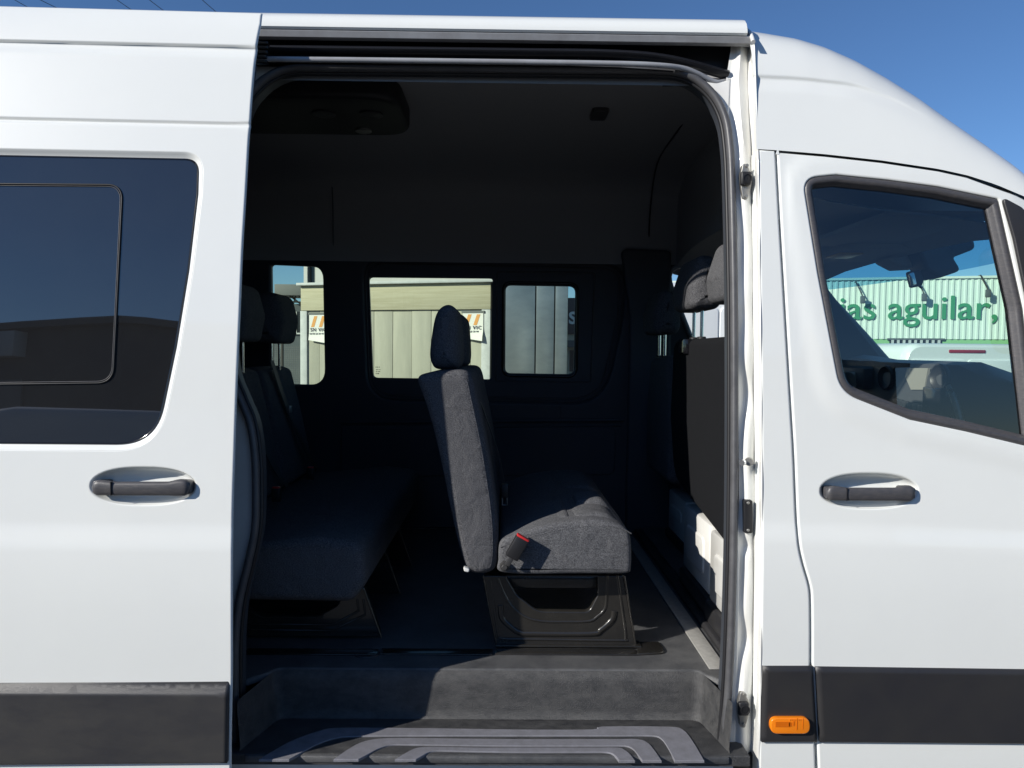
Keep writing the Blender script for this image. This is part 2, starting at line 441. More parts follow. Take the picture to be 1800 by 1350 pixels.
# B pillar jamb
def jamb_strip():
    rows = []
    xl = [(60, 1287), (90, 1284), (140, 1276), (200, 1280), (260, 1290), (400, 1296), (700, 1298), (900, 1299), (1050, 1296), (1200, 1291), (1300, 1283), (1345, 1278)]
    xr = [(60, 1326), (140, 1329), (262, 1333), (500, 1337), (800, 1340), (1000, 1340), (1160, 1338), (1300, 1336), (1345, 1334)]
    ys = list(range(62, 1440, 7))
    cols = [0, .08, .16, .24, .32, .42, .52, .62, .72, .8, .86, .92, .96, 1.0]
    for py in ys:
        a, b = interp(py, xl), interp(py, xr); row = []
        w1 = sm((py - 225) / 30) * (1 - sm((py - 268) / 20)); 
        up = 1 - sm((py - 250) / 35)
        boss = sum(math.exp(-((py - c) / s) ** 2) for c, s in ((315, 42), (811, 60), (1243, 50)))
        dip = sum(math.exp(-((py - c) / s) ** 2) for c, s in ((958, 14), (1120, 30), (690, 40)))
        for t in cols:
            d = .058 * (1 - sm((t - .72 - .05 * up) / .26))
            d += -.012 * math.exp(-((t - .42) / .16) ** 2) * (.6 + .6 * up)
            d += -.010 * math.exp(-((t - .34) / .2) ** 2) * min(1, boss)
            d += .012 * math.exp(-((t - .3) / .3) ** 2) * dip
            d += .010 * math.exp(-((t - .70) / .05) ** 2)
            d += .0016 * math.sin(py * .045 + t * 4) + .001 * math.sin(py * .021 - t * 7)
            row.append(on(a + (b - a) * t, py, skin(d)))
        rows.append(row)
    return rows
jb = MB().loft(jamb_strip(), closed=False).build('door_pillar', M['jamb'], van, 60, fix=False)
def socket(px, py):
    c = on(px, py, skin(.040))
    pl = rp([(px + 1, py - 28, 5), (px + 11, py - 6, 3), (px + 10, py + 9, 3), (px + 2, py + 36, 5), (px - 6, py + 34, 4), (px - 9, py + 15, 2), (px - 10, py - 8, 2), (px - 6, py - 27, 4)])
    m = MB().rprism(pxY(pl, c.y), c.y - .004, c.y + .02, .002).build('guide_socket', M['zinc'], van, 40)
    q = MB()
    q.box((c.x - .017, c.y - .016, c.z - .017), (c.x + .010, c.y - .002, c.z + .019), .004)
    prof = [(.013, -.014), (.013, -.018), (.0105, -.0185), (.009, -.012), (.006, -.010), (.004, -.014), (.0015, -.016)]
    q.loft([[Vector((c.x - .001 + r * math.cos(a), c.y + y, c.z + r * math.sin(a))) for a in [k * math.pi / 8 for k in range(16)]] for r, y in prof], True, False, True)
    q.build('socket', M['black'], m, 50)
    for dz in (.036, -.044): MB().disc((c.x, c.y - .005, c.z + dz), (0, -1, 0), .005, .004, 10).build('rivet', M['zinc'], m, 50)
socket(1311, 316); socket(1307, 1243)
# striker pin and plate
c = on(1314, 811, skin(.035))
mk = MB().disc((c.x + .004, c.y, c.z), (-.3, -1, 0), .011, .012, 18).build('striker_pin', M['zinc'], van, 40)
d_ = Vector((-.72, -.69, -.03)).normalized()
MB().tube([c, c + d_ * .012, c + d_ * .016, c + d_ * .02, c + d_ * .022, c + d_ * .03], .005, 12, rfn=lambda t: .0045 if t < .55 else .008).build('pin_head', M['chrome'], mk, 50)
c = on(1315, 908, skin(.042))
pl = rp([(1308, 879, 3), (1322, 879, 3), (1323, 937, 5), (1308, 937, 3)])
ctp = MB().rprism(pxY(pl, c.y), c.y - .004, c.y + .02, .0015).build('contact_plate', M['black'], van, 40)
for py in (884, 932):
    q = at(1315, py, c.y - .004); MB().disc(q, (0, -1, 0), .004, .002, 10).build('rivet', M['zinc'], ctp, 50)

# ---------------- roof
RP = [(.150, 2.407), (.143, 2.403), (.138, 2.408), (.139, 2.418), (.147, 2.436), (.162, 2.451), (.184, 2.463), (.217, 2.4745), (.27, 2.486), (.36, 2.502), (.5, 2.522), (.75, 2.54), (1.0, 2.546)]
RPf = RP + [(2 - y, z) for y, z in reversed(RP[:-1])]
XB = at(1322, 60, .125).x
roof = MB().loft([[Vector((x, y, z)) for y, z in RPf] for x in [-3.2, -2.6, -2.0, -1.4, -.8, -.2, .1, .3, .5, XB - .016, XB - .008]], closed=False)
roof.build('roof', M['white'], van, 50, fix=False)
# strip under the lip, shade of the underside put into its grey
MB().loft([[Vector((x, y, z)) for y, z in ((.147, 2.405), (.144, 2.400), (.150, 2.386), (.165, 2.383), (.20, 2.40), (.235, 2.45))] for x in (-1.2, -.4, .2, .5, .66)], closed=False).build('roof_flange', M['flange'], van, 40, fix=False)
# rail channel behind
MB().loft([[Vector((x, y, z - dz)) for y, z in ((.25, 2.48), (.225, 2.38), (.222, 2.34), (.21, 2.325), (.14, 2.318))] for x, dz in ((-1.2, 0), (0, 0), (.3, .004), (.45, .012))], closed=False).build('rail_channel', M['rail'], van, 40, fix=False)
MB().box((.44, .236, 2.30), (.652, .244, 2.45)).build('sky_gap_cover', M['rail'], van)  # added dark plate that blocks sky showing through the roof gap
rp1 = cr([at(-300, 80, .16), at(470, 88, .16), at(900, 93, .16), at(1080, 96, .16), at(1180, 106, .165), at(1278, 132, .18)], 6)
MB().tube(rp1, .011, 8, flat=1.8).build('door_rail', M['rail'], van, 60)
rp2 = cr([at(-300, 98, .125), at(470, 104, .125), at(900, 109, .125), at(1090, 112, .125), at(1160, 115, .13), at(1200, 120, .145), at(1225, 129, .155), at(1246, 140, .165), at(1262, 145, .17), at(1275, 143, .18)], 6)
MB().tube(rp2, .0075, 8).build('opening_flange', M['flange'], van, 60)  # white body flange, its shade put into the grey
q = at(462, 92, .12)
mm = MB()
for i in range(5): mm.box((q.x - .02 + random.uniform(-.006, .01), q.y - .01, q.z - .03 + i * .012), (q.x + .012 + random.uniform(0, .01), q.y + .01, q.z - .022 + i * .012), .002)
mm.build('roller_bracket', M['steel'], van, 40)
# end triangle of the channel is closed by the pillar: roof end cap bead
bead = cr([on(1313, 52, skin(.02)) if False else at(1313, 53, .21), at(1318, 58, .17), at(1322, 66, .14), at(1324, 74, .118)], 5)
MB().tube(bead, .006, 8).build('roof_joint', M['jamb'], van, 60)

# ---------------- front roof cap over the cab
SIL = [(1290, 50), (1320, 55), (1340, 58), (1400, 68), (1450, 83), (1500, 105), (1550, 133), (1600, 165), (1650, 203), (1700, 240), (1750, 280), (1800, 325), (1850, 372), (1900, 425), (1940, 470)]
GAP = [(1290, 259), (1330, 262), (1365, 264), (1450, 271), (1550, 282), (1650, 297), (1700, 308), (1750, 324), (1800, 345), (1850, 383), (1900, 434), (1940, 478)]
YS = .22
sil_w = [at(a, b, YS) for a, b in SIL]; gap_w = [on(a, b, skin(0)) for a, b in GAP]
zs_f = lambda x: float(np.interp(x, [p.x for p in sil_w], [p.z for p in sil_w]))
zg_f = lambda x: float(np.interp(x, [p.x for p in gap_w], [p.z for p in gap_w]))
_sw = [at(a, b, .13) for a, b in ((1320, 139), (1400, 142), (1500, 152), (1570, 178), (1620, 210), (1800, 345))]
SWX = [p.x for p in _sw]; SWZ = [p.z for p in _sw]
def cap_section(x):
    zg, zs = zg_f(x), zs_f(x); h = max(zs - zg, .004); k = min(1, h / .35)
    y0 = S(zg); P0 = Vector((y0, zg)); P3 = Vector((YS, zs))
    P1 = Vector((y0 + .035 * k, zg + h * .62)); P2 = Vector((YS - .085, zs - .0374 - .012 * k)) if h > .1 else P3.lerp(P0, .4)
    if h <= .1: P1 = P0.lerp(P3, .35)
    pts = []
    for i in range(91):
        t = i / 90
        y, z = P0 * (1 - t) ** 3 + P1 * 3 * t * (1 - t) ** 2 + P2 * 3 * t * t * (1 - t) + P3 * t ** 3
        # soft swage fading towards the front
        zc = float(np.interp(x, SWX, SWZ)); amp = .0055 * (1 - sm((x - .88) / .30)) * k
        y += amp * sm((zc + .007 - z) / .007) * (1 - sm((zc - z) / .045))
        pts.append((y, z))
    for i in range(1, 9):
        t = i / 8; yy = YS + (1 - YS) * t
        pts.append((yy, zs + .070 * (1 - (1 - t) ** 2.6)))
    pts = pts + [(2 - y, z) for y, z in reversed(pts[:-1])]
    return [Vector((x, y, z)) for y, z in pts]
capx = list(np.linspace(XB + .004, gap_w[-1].x - .02, 44))
MB().loft([cap_section(x) for x in capx], closed=False).build('roof_cap', M['white'], van, 60, fix=False)

# ---------------- pillar skin + front door
win_out = rp([(1411, 312, 28), (1470, 306, 0), (1560, 315, 0), (1650, 327, 0), (1757, 349, 8), (1800, 540, 0), (1828, 790, 20), (1700, 759, 0), (1600, 738, 0), (1478, 690, 60), (1438, 480, 0)], 8, 10)
WPX = np.array(px2(win_out, skin(0))); WPE = np.roll(WPX, -1, axis=0) - WPX; WPL = np.maximum((WPE * WPE).sum(axis=1), 1e-12)
def feat_front(x, z):
    z1 = 1.118 - .03 * (x - .7)
    y = -.006 * (1 - sm((z - z1 + .06) / .065)) + .006 * (1 - sm((z - .72) / .25))
    # raised flank around the window
    if x > .68 and 1.0 < z < 2.1:
        q = np.array((x, z)); t_ = np.clip(((q - WPX) * WPE).sum(axis=1) / WPL, 0, 1)[:, None]; d = WPX + WPE * t_ - q; d = float(np.sqrt((d * d).sum(axis=1).min()))
        y += -.0042 * (1 - sm((d - .025) / .055)) * sm((x - .72) / .03)
    return y
def feat_door(x, z): return feat_front(x, z)
fs0 = skin(0, feat_front)
GAPL = [(1364, 266), (1370, 380), (1376, 480), (1389, 700), (1395, 800), (1399, 900), (1402, 940), (1405, 965), (1412, 995), (1420, 1022), (1424, 1045), (1425, 1100), (1425, 1167)]
gl_ = cr([Vector(p) for p in GAPL], 4)
pil = [Vector((1334, 263)), Vector((1362, 265))] + [Vector((p.x - 1.2, p.y)) for p in gl_] + [Vector((1425, 1240)), Vector((1432, 1302)), Vector((1437, 1460)), Vector((1333, 1460)), Vector((1336, 1300)), Vector((1338, 1160)), Vector((1340, 1000)), Vector((1340, 800)), Vector((1337, 500))]
rows_f = [1.118 + d for d in (-.06, -.045, -.03, -.015, 0, .015)]
panel('pillar_skin', px2(dense(pil, 12), fs0), [], posf(fs0), M['white'], van, thick=.06, bev=.005, grid=.05, rows=rows_f)
right_edge = [(1752, 331), (1800, 350), (1850, 387), (1900, 437), (1950, 500), (1990, 570), (2020, 680), (2030, 900), (2030, 1460)]
win_out = rp([(1411, 312, 28), (1470, 306, 0), (1560, 315, 0), (1650, 327, 0), (1757, 349, 8), (1800, 540, 0), (1828, 790, 20), (1700, 759, 0), (1600, 738, 0), (1478, 690, 60), (1438, 480, 0)], 8, 10)
door_px = [Vector((1367, 268)), Vector((1450, 275)), Vector((1550, 286)), Vector((1650, 301)), Vector((1700, 312))] + cr([Vector(p) for p in right_edge], 4) + [Vector((1444, 1460)), Vector((1438, 1302)), Vector((1429, 1170))] + [Vector((p.x + 3.4, p.y)) for p in reversed(gl_)]
cup2 = [(1528 + 86 * math.copysign(abs(math.cos(a)) ** .8, math.cos(a)), 862 + 30 * math.sin(a) + (2 if math.sin(a) > 0 else 0)) for a in [k * 2 * math.pi / 48 for k in range(48)]]
fdoor = panel('front_door', px2(dense(door_px, 12), fs0), [px2(win_out, fs0), px2(cup2, fs0)], posf(fs0), M['white'], van, thick=.03, bev=.005, grid=.018, rows=rows_f)
def ring_strip(loop, profile, fn, name, m, parent, angle=50):
    """profile: list of (inset, depth)"""
    L = cw(dedupe(loop)); L = list(L)
    rings = []
    for i, d in profile:
        q = inset(ccw(L), i); rings.append([Vector((p[0], fn(p[0], p[1]) + d, p[1])) for p in q])
    return MB().loft(rings, True).build(name, m, parent, angle, fix=False)
ring_strip(px2(win_out, fs0), [(0, .012), (.001, .001), (.006, -.003), (.016, -.002), (.021, .004), (.024, .014), (.027, .016), (.028, .03)], skin(0), 'window_seal', M['handle'], fdoor)
gp = inset(ccw(dedupe(px2(win_out, fs0))), .018)
wnd = panel('window_glass', gp, [], posf(skin(.020)), M['gl_side'], fdoor, thick=.004, bev=.001, grid=.12)
# inner door frame (dark) behind the front door
panel('door_card', px2(dense([(1385, 285), (1640, 306), (1765, 336), (1840, 400), (1915, 550), (1990, 700), (2000, 1420), (1450, 1420), (1440, 1040)], 14), skin(.07)), [inset(ccw(dedupe(px2(win_out, skin(.0)))), -.010)], posf(skin(.05)), M['trim'], fdoor, thick=.04, grid=.1)
def bowl(loop, fn, parent, name='handle_cup'):
    L = ccw(dedupe(loop)); cx = sum(p[0] for p in L) / len(L); cz = sum(p[1] for p in L) / len(L); rings = []
    for s, d in ((1.0, .002), (.985, .004), (.96, .010), (.90, .019), (.80, .027), (.62, .034), (.4, .037), (.15, .038)):
        rings.append([Vector((cx + (p[0] - cx) * s, fn(p[0], p[1]) + d, cz + (p[1] - cz) * s)) for p in L])
    return MB().loft(rings, True, False, True).build(name, M['white'], parent, 80, fix=False)
def handle(x0, x1, y0, y1, fn, parent, sgn=1):
    """grab bar: two thick ends on the skin and a slimmer middle standing off it"""
    a = on(x0, (y0 + y1) / 2, fn); b = on(x1, (y0 + y1) / 2, fn); h = (y1 - y0) / 691 * .5
    rings = []; N = 36
    for i in range(N + 1):
        t = i / N; x = a.x + (b.x - a.x) * t; z = a.z + (b.z - a.z) * t
        e = min(t, 1 - t); end = math.sqrt(max(0, 1 - (1 - min(1, e / .06)) ** 2))
        bow = sm((e - .10) / .14)
        hh = max(.0008, h * end * (1 - .10 * bow))
        if t > .78: hh *= 1 + .10 * math.sin((t - .78) / .22 * math.pi)
        yo = fn(x, z) - .007 - .003 * bow; th = max(.0006, (.011 - .002 * bow) * (.25 + .75 * end))
        zz = z - .002 * bow
        ring = []
        for k in range(14):
            an = 2 * math.pi * k / 14; cs, sn = math.cos(an), math.sin(an)
            ring.append(Vector((x, yo + th * math.copysign(abs(cs) ** .7, cs), zz + hh * math.copysign(abs(sn) ** .7, sn))))
        rings.append(ring)
    hd = MB().loft(rings, True, True, True)
    o = hd.build('handle', M['handle'], parent, 60)
    for t in (.07, .93):
        m = MB()
        x = a.x + (b.x - a.x) * t; z = a.z + (b.z - a.z) * t; y = fn(x, z)
        m.box((x - .015, y - .012, z - h * .8), (x + .017, y + .03, z + h * .8), .005)
        m.build('handle_mount', M['handle'], parent, 40)
    # key collar
    x = a.x + (b.x - a.x) * .215; z = a.z; y = fn(x, z)
    m = MB().box((x - .0006, y - .0215, z - h * .9), (x + .0006, y - .014, z + h * .86), 0); m.build('handle_joint', M['black'], parent, 40)
    m = MB().rprism(rp([(x - .002, z + h * .7, .004), (x + .018, z + h * .7, .006), (x + .026, z + h * 2.3, .01), (x + .006, z + h * 2.6, .01)]), y - .001, y + .036, .004)
    return o
bowl(px2(cup2, fs0), fs0, fdoor)
handle(1449, 1605, 853, 879, fs0, fdoor)
# mirror sail (dark plastic corner at the A pillar)
sail = rp([(1755, 347, 6), (1790, 366, 20), (1835, 415, 10), (1870, 470, 6), (1850, 700, 8), (1824, 700, 6), (1797, 520, 0), (1776, 420, 0)], 6, 12)
MB().rprism(px2(sail, skin(0)), -.0, -.012, .004, fn=lambda p: Vector((p.x, p.y + S(p.z) - .004, p.z))).build('mirror_base', M['clad2'], fdoor, 40)
mc = on(1876, 460, skin(0))
mh = MB().rprism(rp([(mc.x - .075, mc.z + .115, .05), (mc.x + .075, mc.z + .13, .06), (mc.x + .09, mc.z - .2, .05), (mc.x - .05, mc.z - .22, .05)], 8), mc.y - .24, mc.y - .07, .05).build('mirror_housing', M['clad2'], fdoor, 50)
# lower cladding
def cladding(pts, off, parent, m, name='cladding', depth=.018):
    fn = skin(off, feat_front); L = px2(dense(pts, 12), fn)
    return panel(name, L, [], lambda u, v, d: Vector((u, fn(u, v) - depth + d, v)), m, parent, thick=depth + .01, bev=.012, grid=.045, smooth_rim=.8)
cl1 = cladding([(1432, 1171), (1800, 1176), (2025, 1179), (2025, 1308), (1800, 1305), (1439, 1302)], 0, fdoor, M['clad2'])
cl2 = cladding([(1340, 1170), (1427, 1170), (1428, 1200), (1434, 1302), (1337, 1302), (1338, 1240)], 0, van, M['clad2'])
# orange side marker
lp = rp([(1352, 1259, 14), (1422, 1259, 14), (1422, 1287, 14), (1352, 1287, 14)], 8)
fl = skin(-.02)
om = MB().rprism(px2(lp, fl), 0, .0, .003) if False else MB()
L = px2(lp, fl); yb = fl(L[0][0], L[0][1])
om.rprism(L, yb - .010, yb + .01, .004)
om = om.build('side_marker_lamp', M['orange'], van, 40)
for a, b, c_, d in ((1363, 1269, 1389, 1278), (1387, 1270, 1392, 1277), (1394, 1268, 1397, 1276), (1400, 1263, 1402, 1283), (1411, 1263, 1412, 1282)):
    q1, q2 = at(a, d, yb - .0105), at(c_, b, yb - .0105)
    MB().box((q1.x, yb - .0108, q1.z), (q2.x, yb - .0095, q2.z)).build('lens_pattern', M['orange2'], om, 40)
for i in range(7):
    q1 = at(1388 + i * 3, 1264, yb - .0105); MB().box((q1.x, yb - .0112, q1.z - .004), (q1.x + .0022, yb - .0095, q1.z)).build('lens_rib', M['orange'], om, 40)
# black backing added behind the door gaps so they stay dark
slab('sill', (-3.2, .06, .26), (1.9, .10, .47), M['black'], van)
slab('gap_backing', (.70, .075, .3), (.80, .09, 1.9), M['black'], van)

# ---------------- sliding door
SDO = -.085
def feat_sd(x, z):
    y = 0
    y += .0045 * sm((z - 2.345) / .012) * 0
    zc = 2.309 - .011 * (x + .9)
    y += .0075 * sm((zc + .006 - z) / .006) * (1 - sm((zc - z) / .030))      # upper swage
    zc = 2.107 - .010 * (x + .9)
    y += .0045 * sm((zc + .005 - z) / .005) * (1 - sm((zc - z) / .008))
    z1 = 1.118
    y += -.007 * (1 - sm((z - z1 + .07) / .075)) + .007 * (1 - sm((z - .72) / .25))
    return y
fsd = skin(SDO, feat_sd)
SDR = [(457, 41), (455, 58), (450, 90), (446, 120), (441, 180), (438, 226), (436, 250), (431, 340), (425, 440), (420, 560), (415, 680), (411, 800), (408, 900), (407, 1000), (407, 1100), (407, 1190), (405, 1300), (404, 1460)]
sd_top = [on(457, 41, skin(SDO)).z + .012]
edge = px2(cr([Vector(p) for p in SDR[2:]], 4), fsd)
ztop = 2.411
edge = [(at(458, 40, .06).x, ztop), (at(456.5, 58, .045).x, 2.378)] + edge
SDX0 = -2.02
sd_out = edge + [(SDX0, edge[-1][1]), (SDX0, ztop + .022)] 
sd_out = [(p[0], p[1]) for p in sd_out]
so = []
for i in range(len(sd_out)):
    a, b = Vector(sd_out[i]), Vector(sd_out[(i + 1) % len(sd_out)]); m_ = max(1, int((b - a).length / (.007 if i < len(edge) else .03)))
    for k in range(m_): so.append(a.lerp(b, k / m_))
swin = rp([(-640, 252, 40), (322, 268, 0), (358, 272, 34), (355, 330, 0), (338, 470, 0), (318, 600, 0), (297, 690, 30), (262, 788, 75), (-640, 786, 60)], 10, 12)
swin = rp([(-430, 254, 40), (356, 269, 42), (354, 340, 0), (338, 475, 0), (316, 610, 0), (278, 792, 95), (-430, 787, 60)], 12, 12)
cup1 = [(251 + 93 * math.copysign(abs(math.cos(a)) ** .8, math.cos(a)), 854 + 33 * math.sin(a) + (1 if math.sin(a) > 0 else 0)) for a in [k * 2 * math.pi / 48 for k in range(48)]]
rows_s = [2.309 + k * .0026 for k in range(-13, 10)] + [2.107 + k * .0022 for k in range(-8, 9)] + [1.118 + d for d in (-.07, -.055, -.04, -.025, -.01, .005, .015)]
sdoor = panel('sliding_door', so, [px2(swin, fsd), px2(cup1, fsd)], posf(fsd), M['white'], van, thick=.010, bev=.004, grid=.05, rows=rows_s)
sdoor['label'] = 'open sliding door pushed back along the van side'
wl = px2(swin, fsd)
ring_strip(wl, [(-.001, .001), (.004, .004), (.010, .009), (.013, .010)], fsd, 'window_recess', M['white'], sdoor, 60)
ring_strip(wl, [(.012, .0095), (.014, .007), (.0165, .0075), (.018, .011)], fsd, 'window_seal', M['gloss'], sdoor, 60)
gl1 = panel('window_glass', inset(ccw(dedupe(wl)), .015), [], posf(skin(SDO + .0085)), M['privacy'], sdoor, thick=.004, bev=.001, grid=.10)
def fr(px): return [on(p[0], p[1], skin(SDO + .008)) for p in px]
sp = rp([(-390, 320, 20), (216, 325, 26), (199, 673, 30), (-390, 680, 20)], 8, 20)
f1 = fr(sp)
MB().tube([p + Vector((0, -.001, 0)) for p in f1], .0022, 6, closed=True).build('slider_gasket', M['black'], gl1, 80)
f2 = fr(rp([(-390, 323, 20), (213, 328, 24), (196.5, 670, 28), (-390, 677, 20)], 8, 20))
MB().tube([p + Vector((0, -.001, 0)) for p in f2], .0011, 6, closed=True).build('slider_rim', M['handle'], gl1, 80)
bowl(px2(cup1, fsd), fsd, sdoor)
handle(165, 338, 843, 869, fsd, sdoor)
def clad_sd(pts):
    L = []
    for p in dense(pts, 14): q = on(p[0], p[1], fsd); L.append((q.x, q.z))
    return panel('cladding', L, [], lambda u, v, d: Vector((u, fsd(u, v) - .018 + d + .016 * sm((v - .700) / .026), v)), M['clad'], sdoor, thick=.035, bev=.008, grid=.03, rows=[.697 + i * .004 for i in range(8)], smooth_rim=.8)
clad_sd([(-420, 1201), (404, 1194), (402, 1337), (-420, 1344)])
panel('door_lining', dense([(SDX0 + .02, .45), (at(380, 1300, -.05).x, .45), (at(385, 800, -.05).x, 1.3), (at(410, 300, -.05).x, 2.05), (at(420, 150, -.05).x, 2.28), (SDX0 + .02, 2.28)], .08), [], posf(skin(SDO + .05)), M['trim'], sdoor, thick=.01, grid=.12)

# ---------------- rest of the shell (closes the cabin, stands outside the frame)
fr_ = lambda z: 2.0 - S(z)
def far(off):
    return lambda x, z: 2.0 - S(z) - off
W_MID = rp([(636, 452, 40), (1102, 462, 50), (1096, 560, 0), (1062, 712, 75), (646, 704, 55)], 8, 14)
W_REAR = rp([(474, 464, 6), (567, 468, 24), (571, 677, 28), (477, 675, 8)], 7, 14)
W_CAB = rp([(1169, 468, 26), (1330, 474, 0), (1405, 484, 20), (1430, 690, 20), (1250, 676, 40)], 7, 14)
ffar = far(.11)
side_out = dense([(-3.2, .64), (1.95, .64), (2.12, 1.3), (1.955, 1.50), (1.625, 1.88), (1.2, 2.06), (.62, 2.06), (-3.2, 2.06)], .1)
ft = panel('side_trim', side_out, [px2(W_MID, ffar), px2(W_REAR, ffar), px2(W_CAB, ffar)], posf(ffar), M['trim'], van, thick=.05, bev=.010, grid=.12, smooth_rim=.7)
ffo = far(.0)
panel('body_side', dense([(-3.2, .30), (2.3, .30), (2.3, 1.15), (2.0, 1.25), (1.62, 1.90), (1.2, 2.15), (.62, 2.39), (-3.2, 2.39)], .1), [inset(ccw(dedupe(px2(W_MID, ffar))), -.01), inset(ccw(dedupe(px2(W_REAR, ffar))), -.02), inset(ccw(dedupe(px2(W_CAB, ffar))), -.035)], lambda u, v, d: Vector((u, ffo(u, v) - d, v)), M['white'], van, thick=.02, grid=.15)
# middle window unit
fmid = far(.075)
P_L = rp([(648, 487, 7), (866, 489, 5), (863, 667, 5), (655, 664, 9)], 5, 14)
P_R = rp([(889, 501, 10), (1012, 503, 12), (1009, 658, 12), (888, 656, 10)], 6, 14)
mid_out = inset(ccw(dedupe(px2(W_MID, fmid))), -.012)
mw = panel('window_frame', mid_out, [px2(P_L, fmid), px2(P_R, fmid)], posf(fmid), M['trim'], van, thick=.03, bev=.003, grid=.15)
for grow, dep in ((.0, .060), (.014, .064), (.03, .070)):
    lp_ = inset(ccw(dedupe(px2(W_MID, far(.085)))), grow)
    MB().tube([Vector((p[0], far(.082 + .008 * (.03 - grow) / .03)(p[0], p[1]), p[1])) for p in lp_], .0028, 5, closed=True).build('frame_bead', M['handle'], mw, 80)  # beads in a paler plastic that stands in for sheen
sf = [Vector((p[0], fmid(p[0], p[1]) - .004, p[1])) for p in inset(ccw(dedupe(px2(P_R, fmid))), -.012)]
MB().tube(sf, .007, 8, closed=True).build('slider_frame', M['gloss'], mw, 80)
sf = [Vector((p[0], fmid(p[0], p[1]) - .002, p[1])) for p in pxY(rp([(874, 478, 4), (1045, 480, 6), (1040, 672, 6), (872, 670, 4)], 4, 14), 1.87)]
MB().tube(sf, .004, 6, closed=True).build('frame_bead', M['handle'], mw, 80)  # paler bead as well, sheen put into the colour
panel('pane', inset(ccw(dedupe(px2(P_L, fmid))), -.012), [], posf(far(.062)), M['gl_far'], mw, thick=.003, bev=.001, grid=.3)
panel('pane', inset(ccw(dedupe(px2(P_R, fmid))), -.012), [], posf(far(.058)), M['gl_slide'], mw, thick=.003, bev=.001, grid=.3)
gm = MB()
for i, (w_, y_) in enumerate(((8, 646), (10, 650.5), (9, 654), (7, 657.5))):
    for k in range(3):
        q = on(660 + k * (w_ / 3) + random.random(), y_, far(.064)); gm.box((q.x, q.y - .0005, q.z), (q.x + .005, q.y, q.z + .004))
gm.build('glass_stamp', M['black'], mw)
panel('rear_pane', inset(ccw(dedupe(px2(W_REAR, ffar))), -.015), [], posf(far(.05)), M['gl_far'], van, thick=.003, bev=.001, grid=.3)
cabw = panel('driver_window', inset(ccw(dedupe(px2(W_CAB, ffar))), -.02), [], posf(far(.05)), M['gl_cab'], van, thick=.003, bev=.001, grid=.3)
wcl = [Vector((p[0], far(.112)(p[0], p[1]), p[1])) for p in inset(ccw(dedupe(px2(W_CAB, ffar))), -.008)]
MB().tube(wcl, .012, 8, closed=True).build('driver_door_seal', M['flange'], van, 80)
# panel lines on the far trim
def trim_line(pts, Yoff=.113, r=.004, m='trim'):
    return MB().tube([on(a, b, far(Yoff)) for a, b in cr(pts, 4)] if len(pts) > 2 else [on(a, b, far(Yoff)) for a, b in pts], r, 6).build('trim_rib', M[m], ft, 80)
trim_line([(600, 742), (1096, 738)], r=.012)
trim_line([(600, 752), (1092, 748)], r=.006)
rr = rp([(868, 752, 8), (1082, 750, 16), (1080, 834, 14), (866, 836, 8)], 6, 14)
panel('trim_inset', px2(rr, ffar), [], posf(far(.122)), M['trim'], ft, thick=.012, bev=.006, grid=.2)
rr = rp([(600, 752, 8), (860, 750, 10), (858, 836, 10), (600, 838, 8)], 6, 14)
panel('trim_inset', px2(rr, ffar), [], posf(far(.122)), M['trim'], ft, thick=.012, bev=.006, grid=.2)
trim_line([(986, 712), (986, 738)], r=.003)
bp = rp([(1092, 436, 12), (1180, 440, 8), (1178, 960, 10), (1100, 960, 10), (1108, 560, 10)], 6, 14)
panel('pillar_trim', px2(bp, far(.15)), [], posf(far(.15)), M['trim'], ft, thick=.05, bev=.014, grid=.2)
MB().box(Vector(on(1152, 545, far(.17))) - Vector((.02, .02, .02)), Vector(on(1152, 545, far(.17))) + Vector((.025, .0, .02)), .005).build('belt_guide', M['clad2'], ft)
trim_line([(574, 285), (584, 330), (586, 440)], .112, .003)

# ceiling
hl = [(.19, 2.285), (.205, 2.31), (.24, 2.345), (.33, 2.385), (.5, 2.415), (1.0, 2.435), (1.5, 2.415), (1.68, 2.385), (1.76, 2.345), (1.795, 2.29), (1.805, 2.15), (1.81, 1.99)]
XH = at(1240, 150, .5).x + .05
ho = MB().loft([[Vector((x, y, z)) for y, z in cr([Vector(p) for p in hl], 4)] for x in (-3.2, -2, -1, -.5, 0, .4, XH, .85)], closed=False).build('headliner', M['head'], van, 60, fix=False)
# overhead end panel and cab ceiling
crl = [at(1300, 60, .35), at(1222, 185, .9), at(1155, 288, 1.55), at(1141, 400, 1.8), at(1139, 440, 1.83)]
MB().tube(cr([at(1222, 185, .86) + Vector((0, 0, .0)), at(1190, 232, 1.1), at(1155, 288, 1.5), at(1143, 370, 1.75), at(1140, 440, 1.83)], 5), .004, 6).build('headliner_seam', M['black'], ho, 80)
hs_ = cr([Vector(p) for p in hl], 4)
MB().loft([[Vector((.85, y, z)) for y, z in hs_], [Vector((.852, y, min(z, 2.04 - .09 * ((y - 1) / .9) ** 4))) for y, z in hs_]], closed=False).build('cab_bulkhead', M['head'], van, 60, fix=False)
chl = []
for x, z in ((.853, 2.045), (.87, 2.04), (1.0, 2.02), (1.2, 2.0), (1.38, 1.975), (1.50, 1.935), (1.53, 1.93)):
    chl.append([Vector((x, y, z - .09 * ((y - 1) / .9) ** 4)) for y in (.12, .2, .35, .55, .8, 1.0, 1.2, 1.45, 1.65, 1.8, 1.9)])
ch = MB().loft(chl, closed=False).build('cab_headliner', M['cabhead'], van, 60, fix=False)
for y0 in (.30, 1.1):
    MB().box((1.12, y0, 1.955), (1.46, y0 + .62, 1.975), .012).build('sun_visor', M['cabhead'], ch, 40)
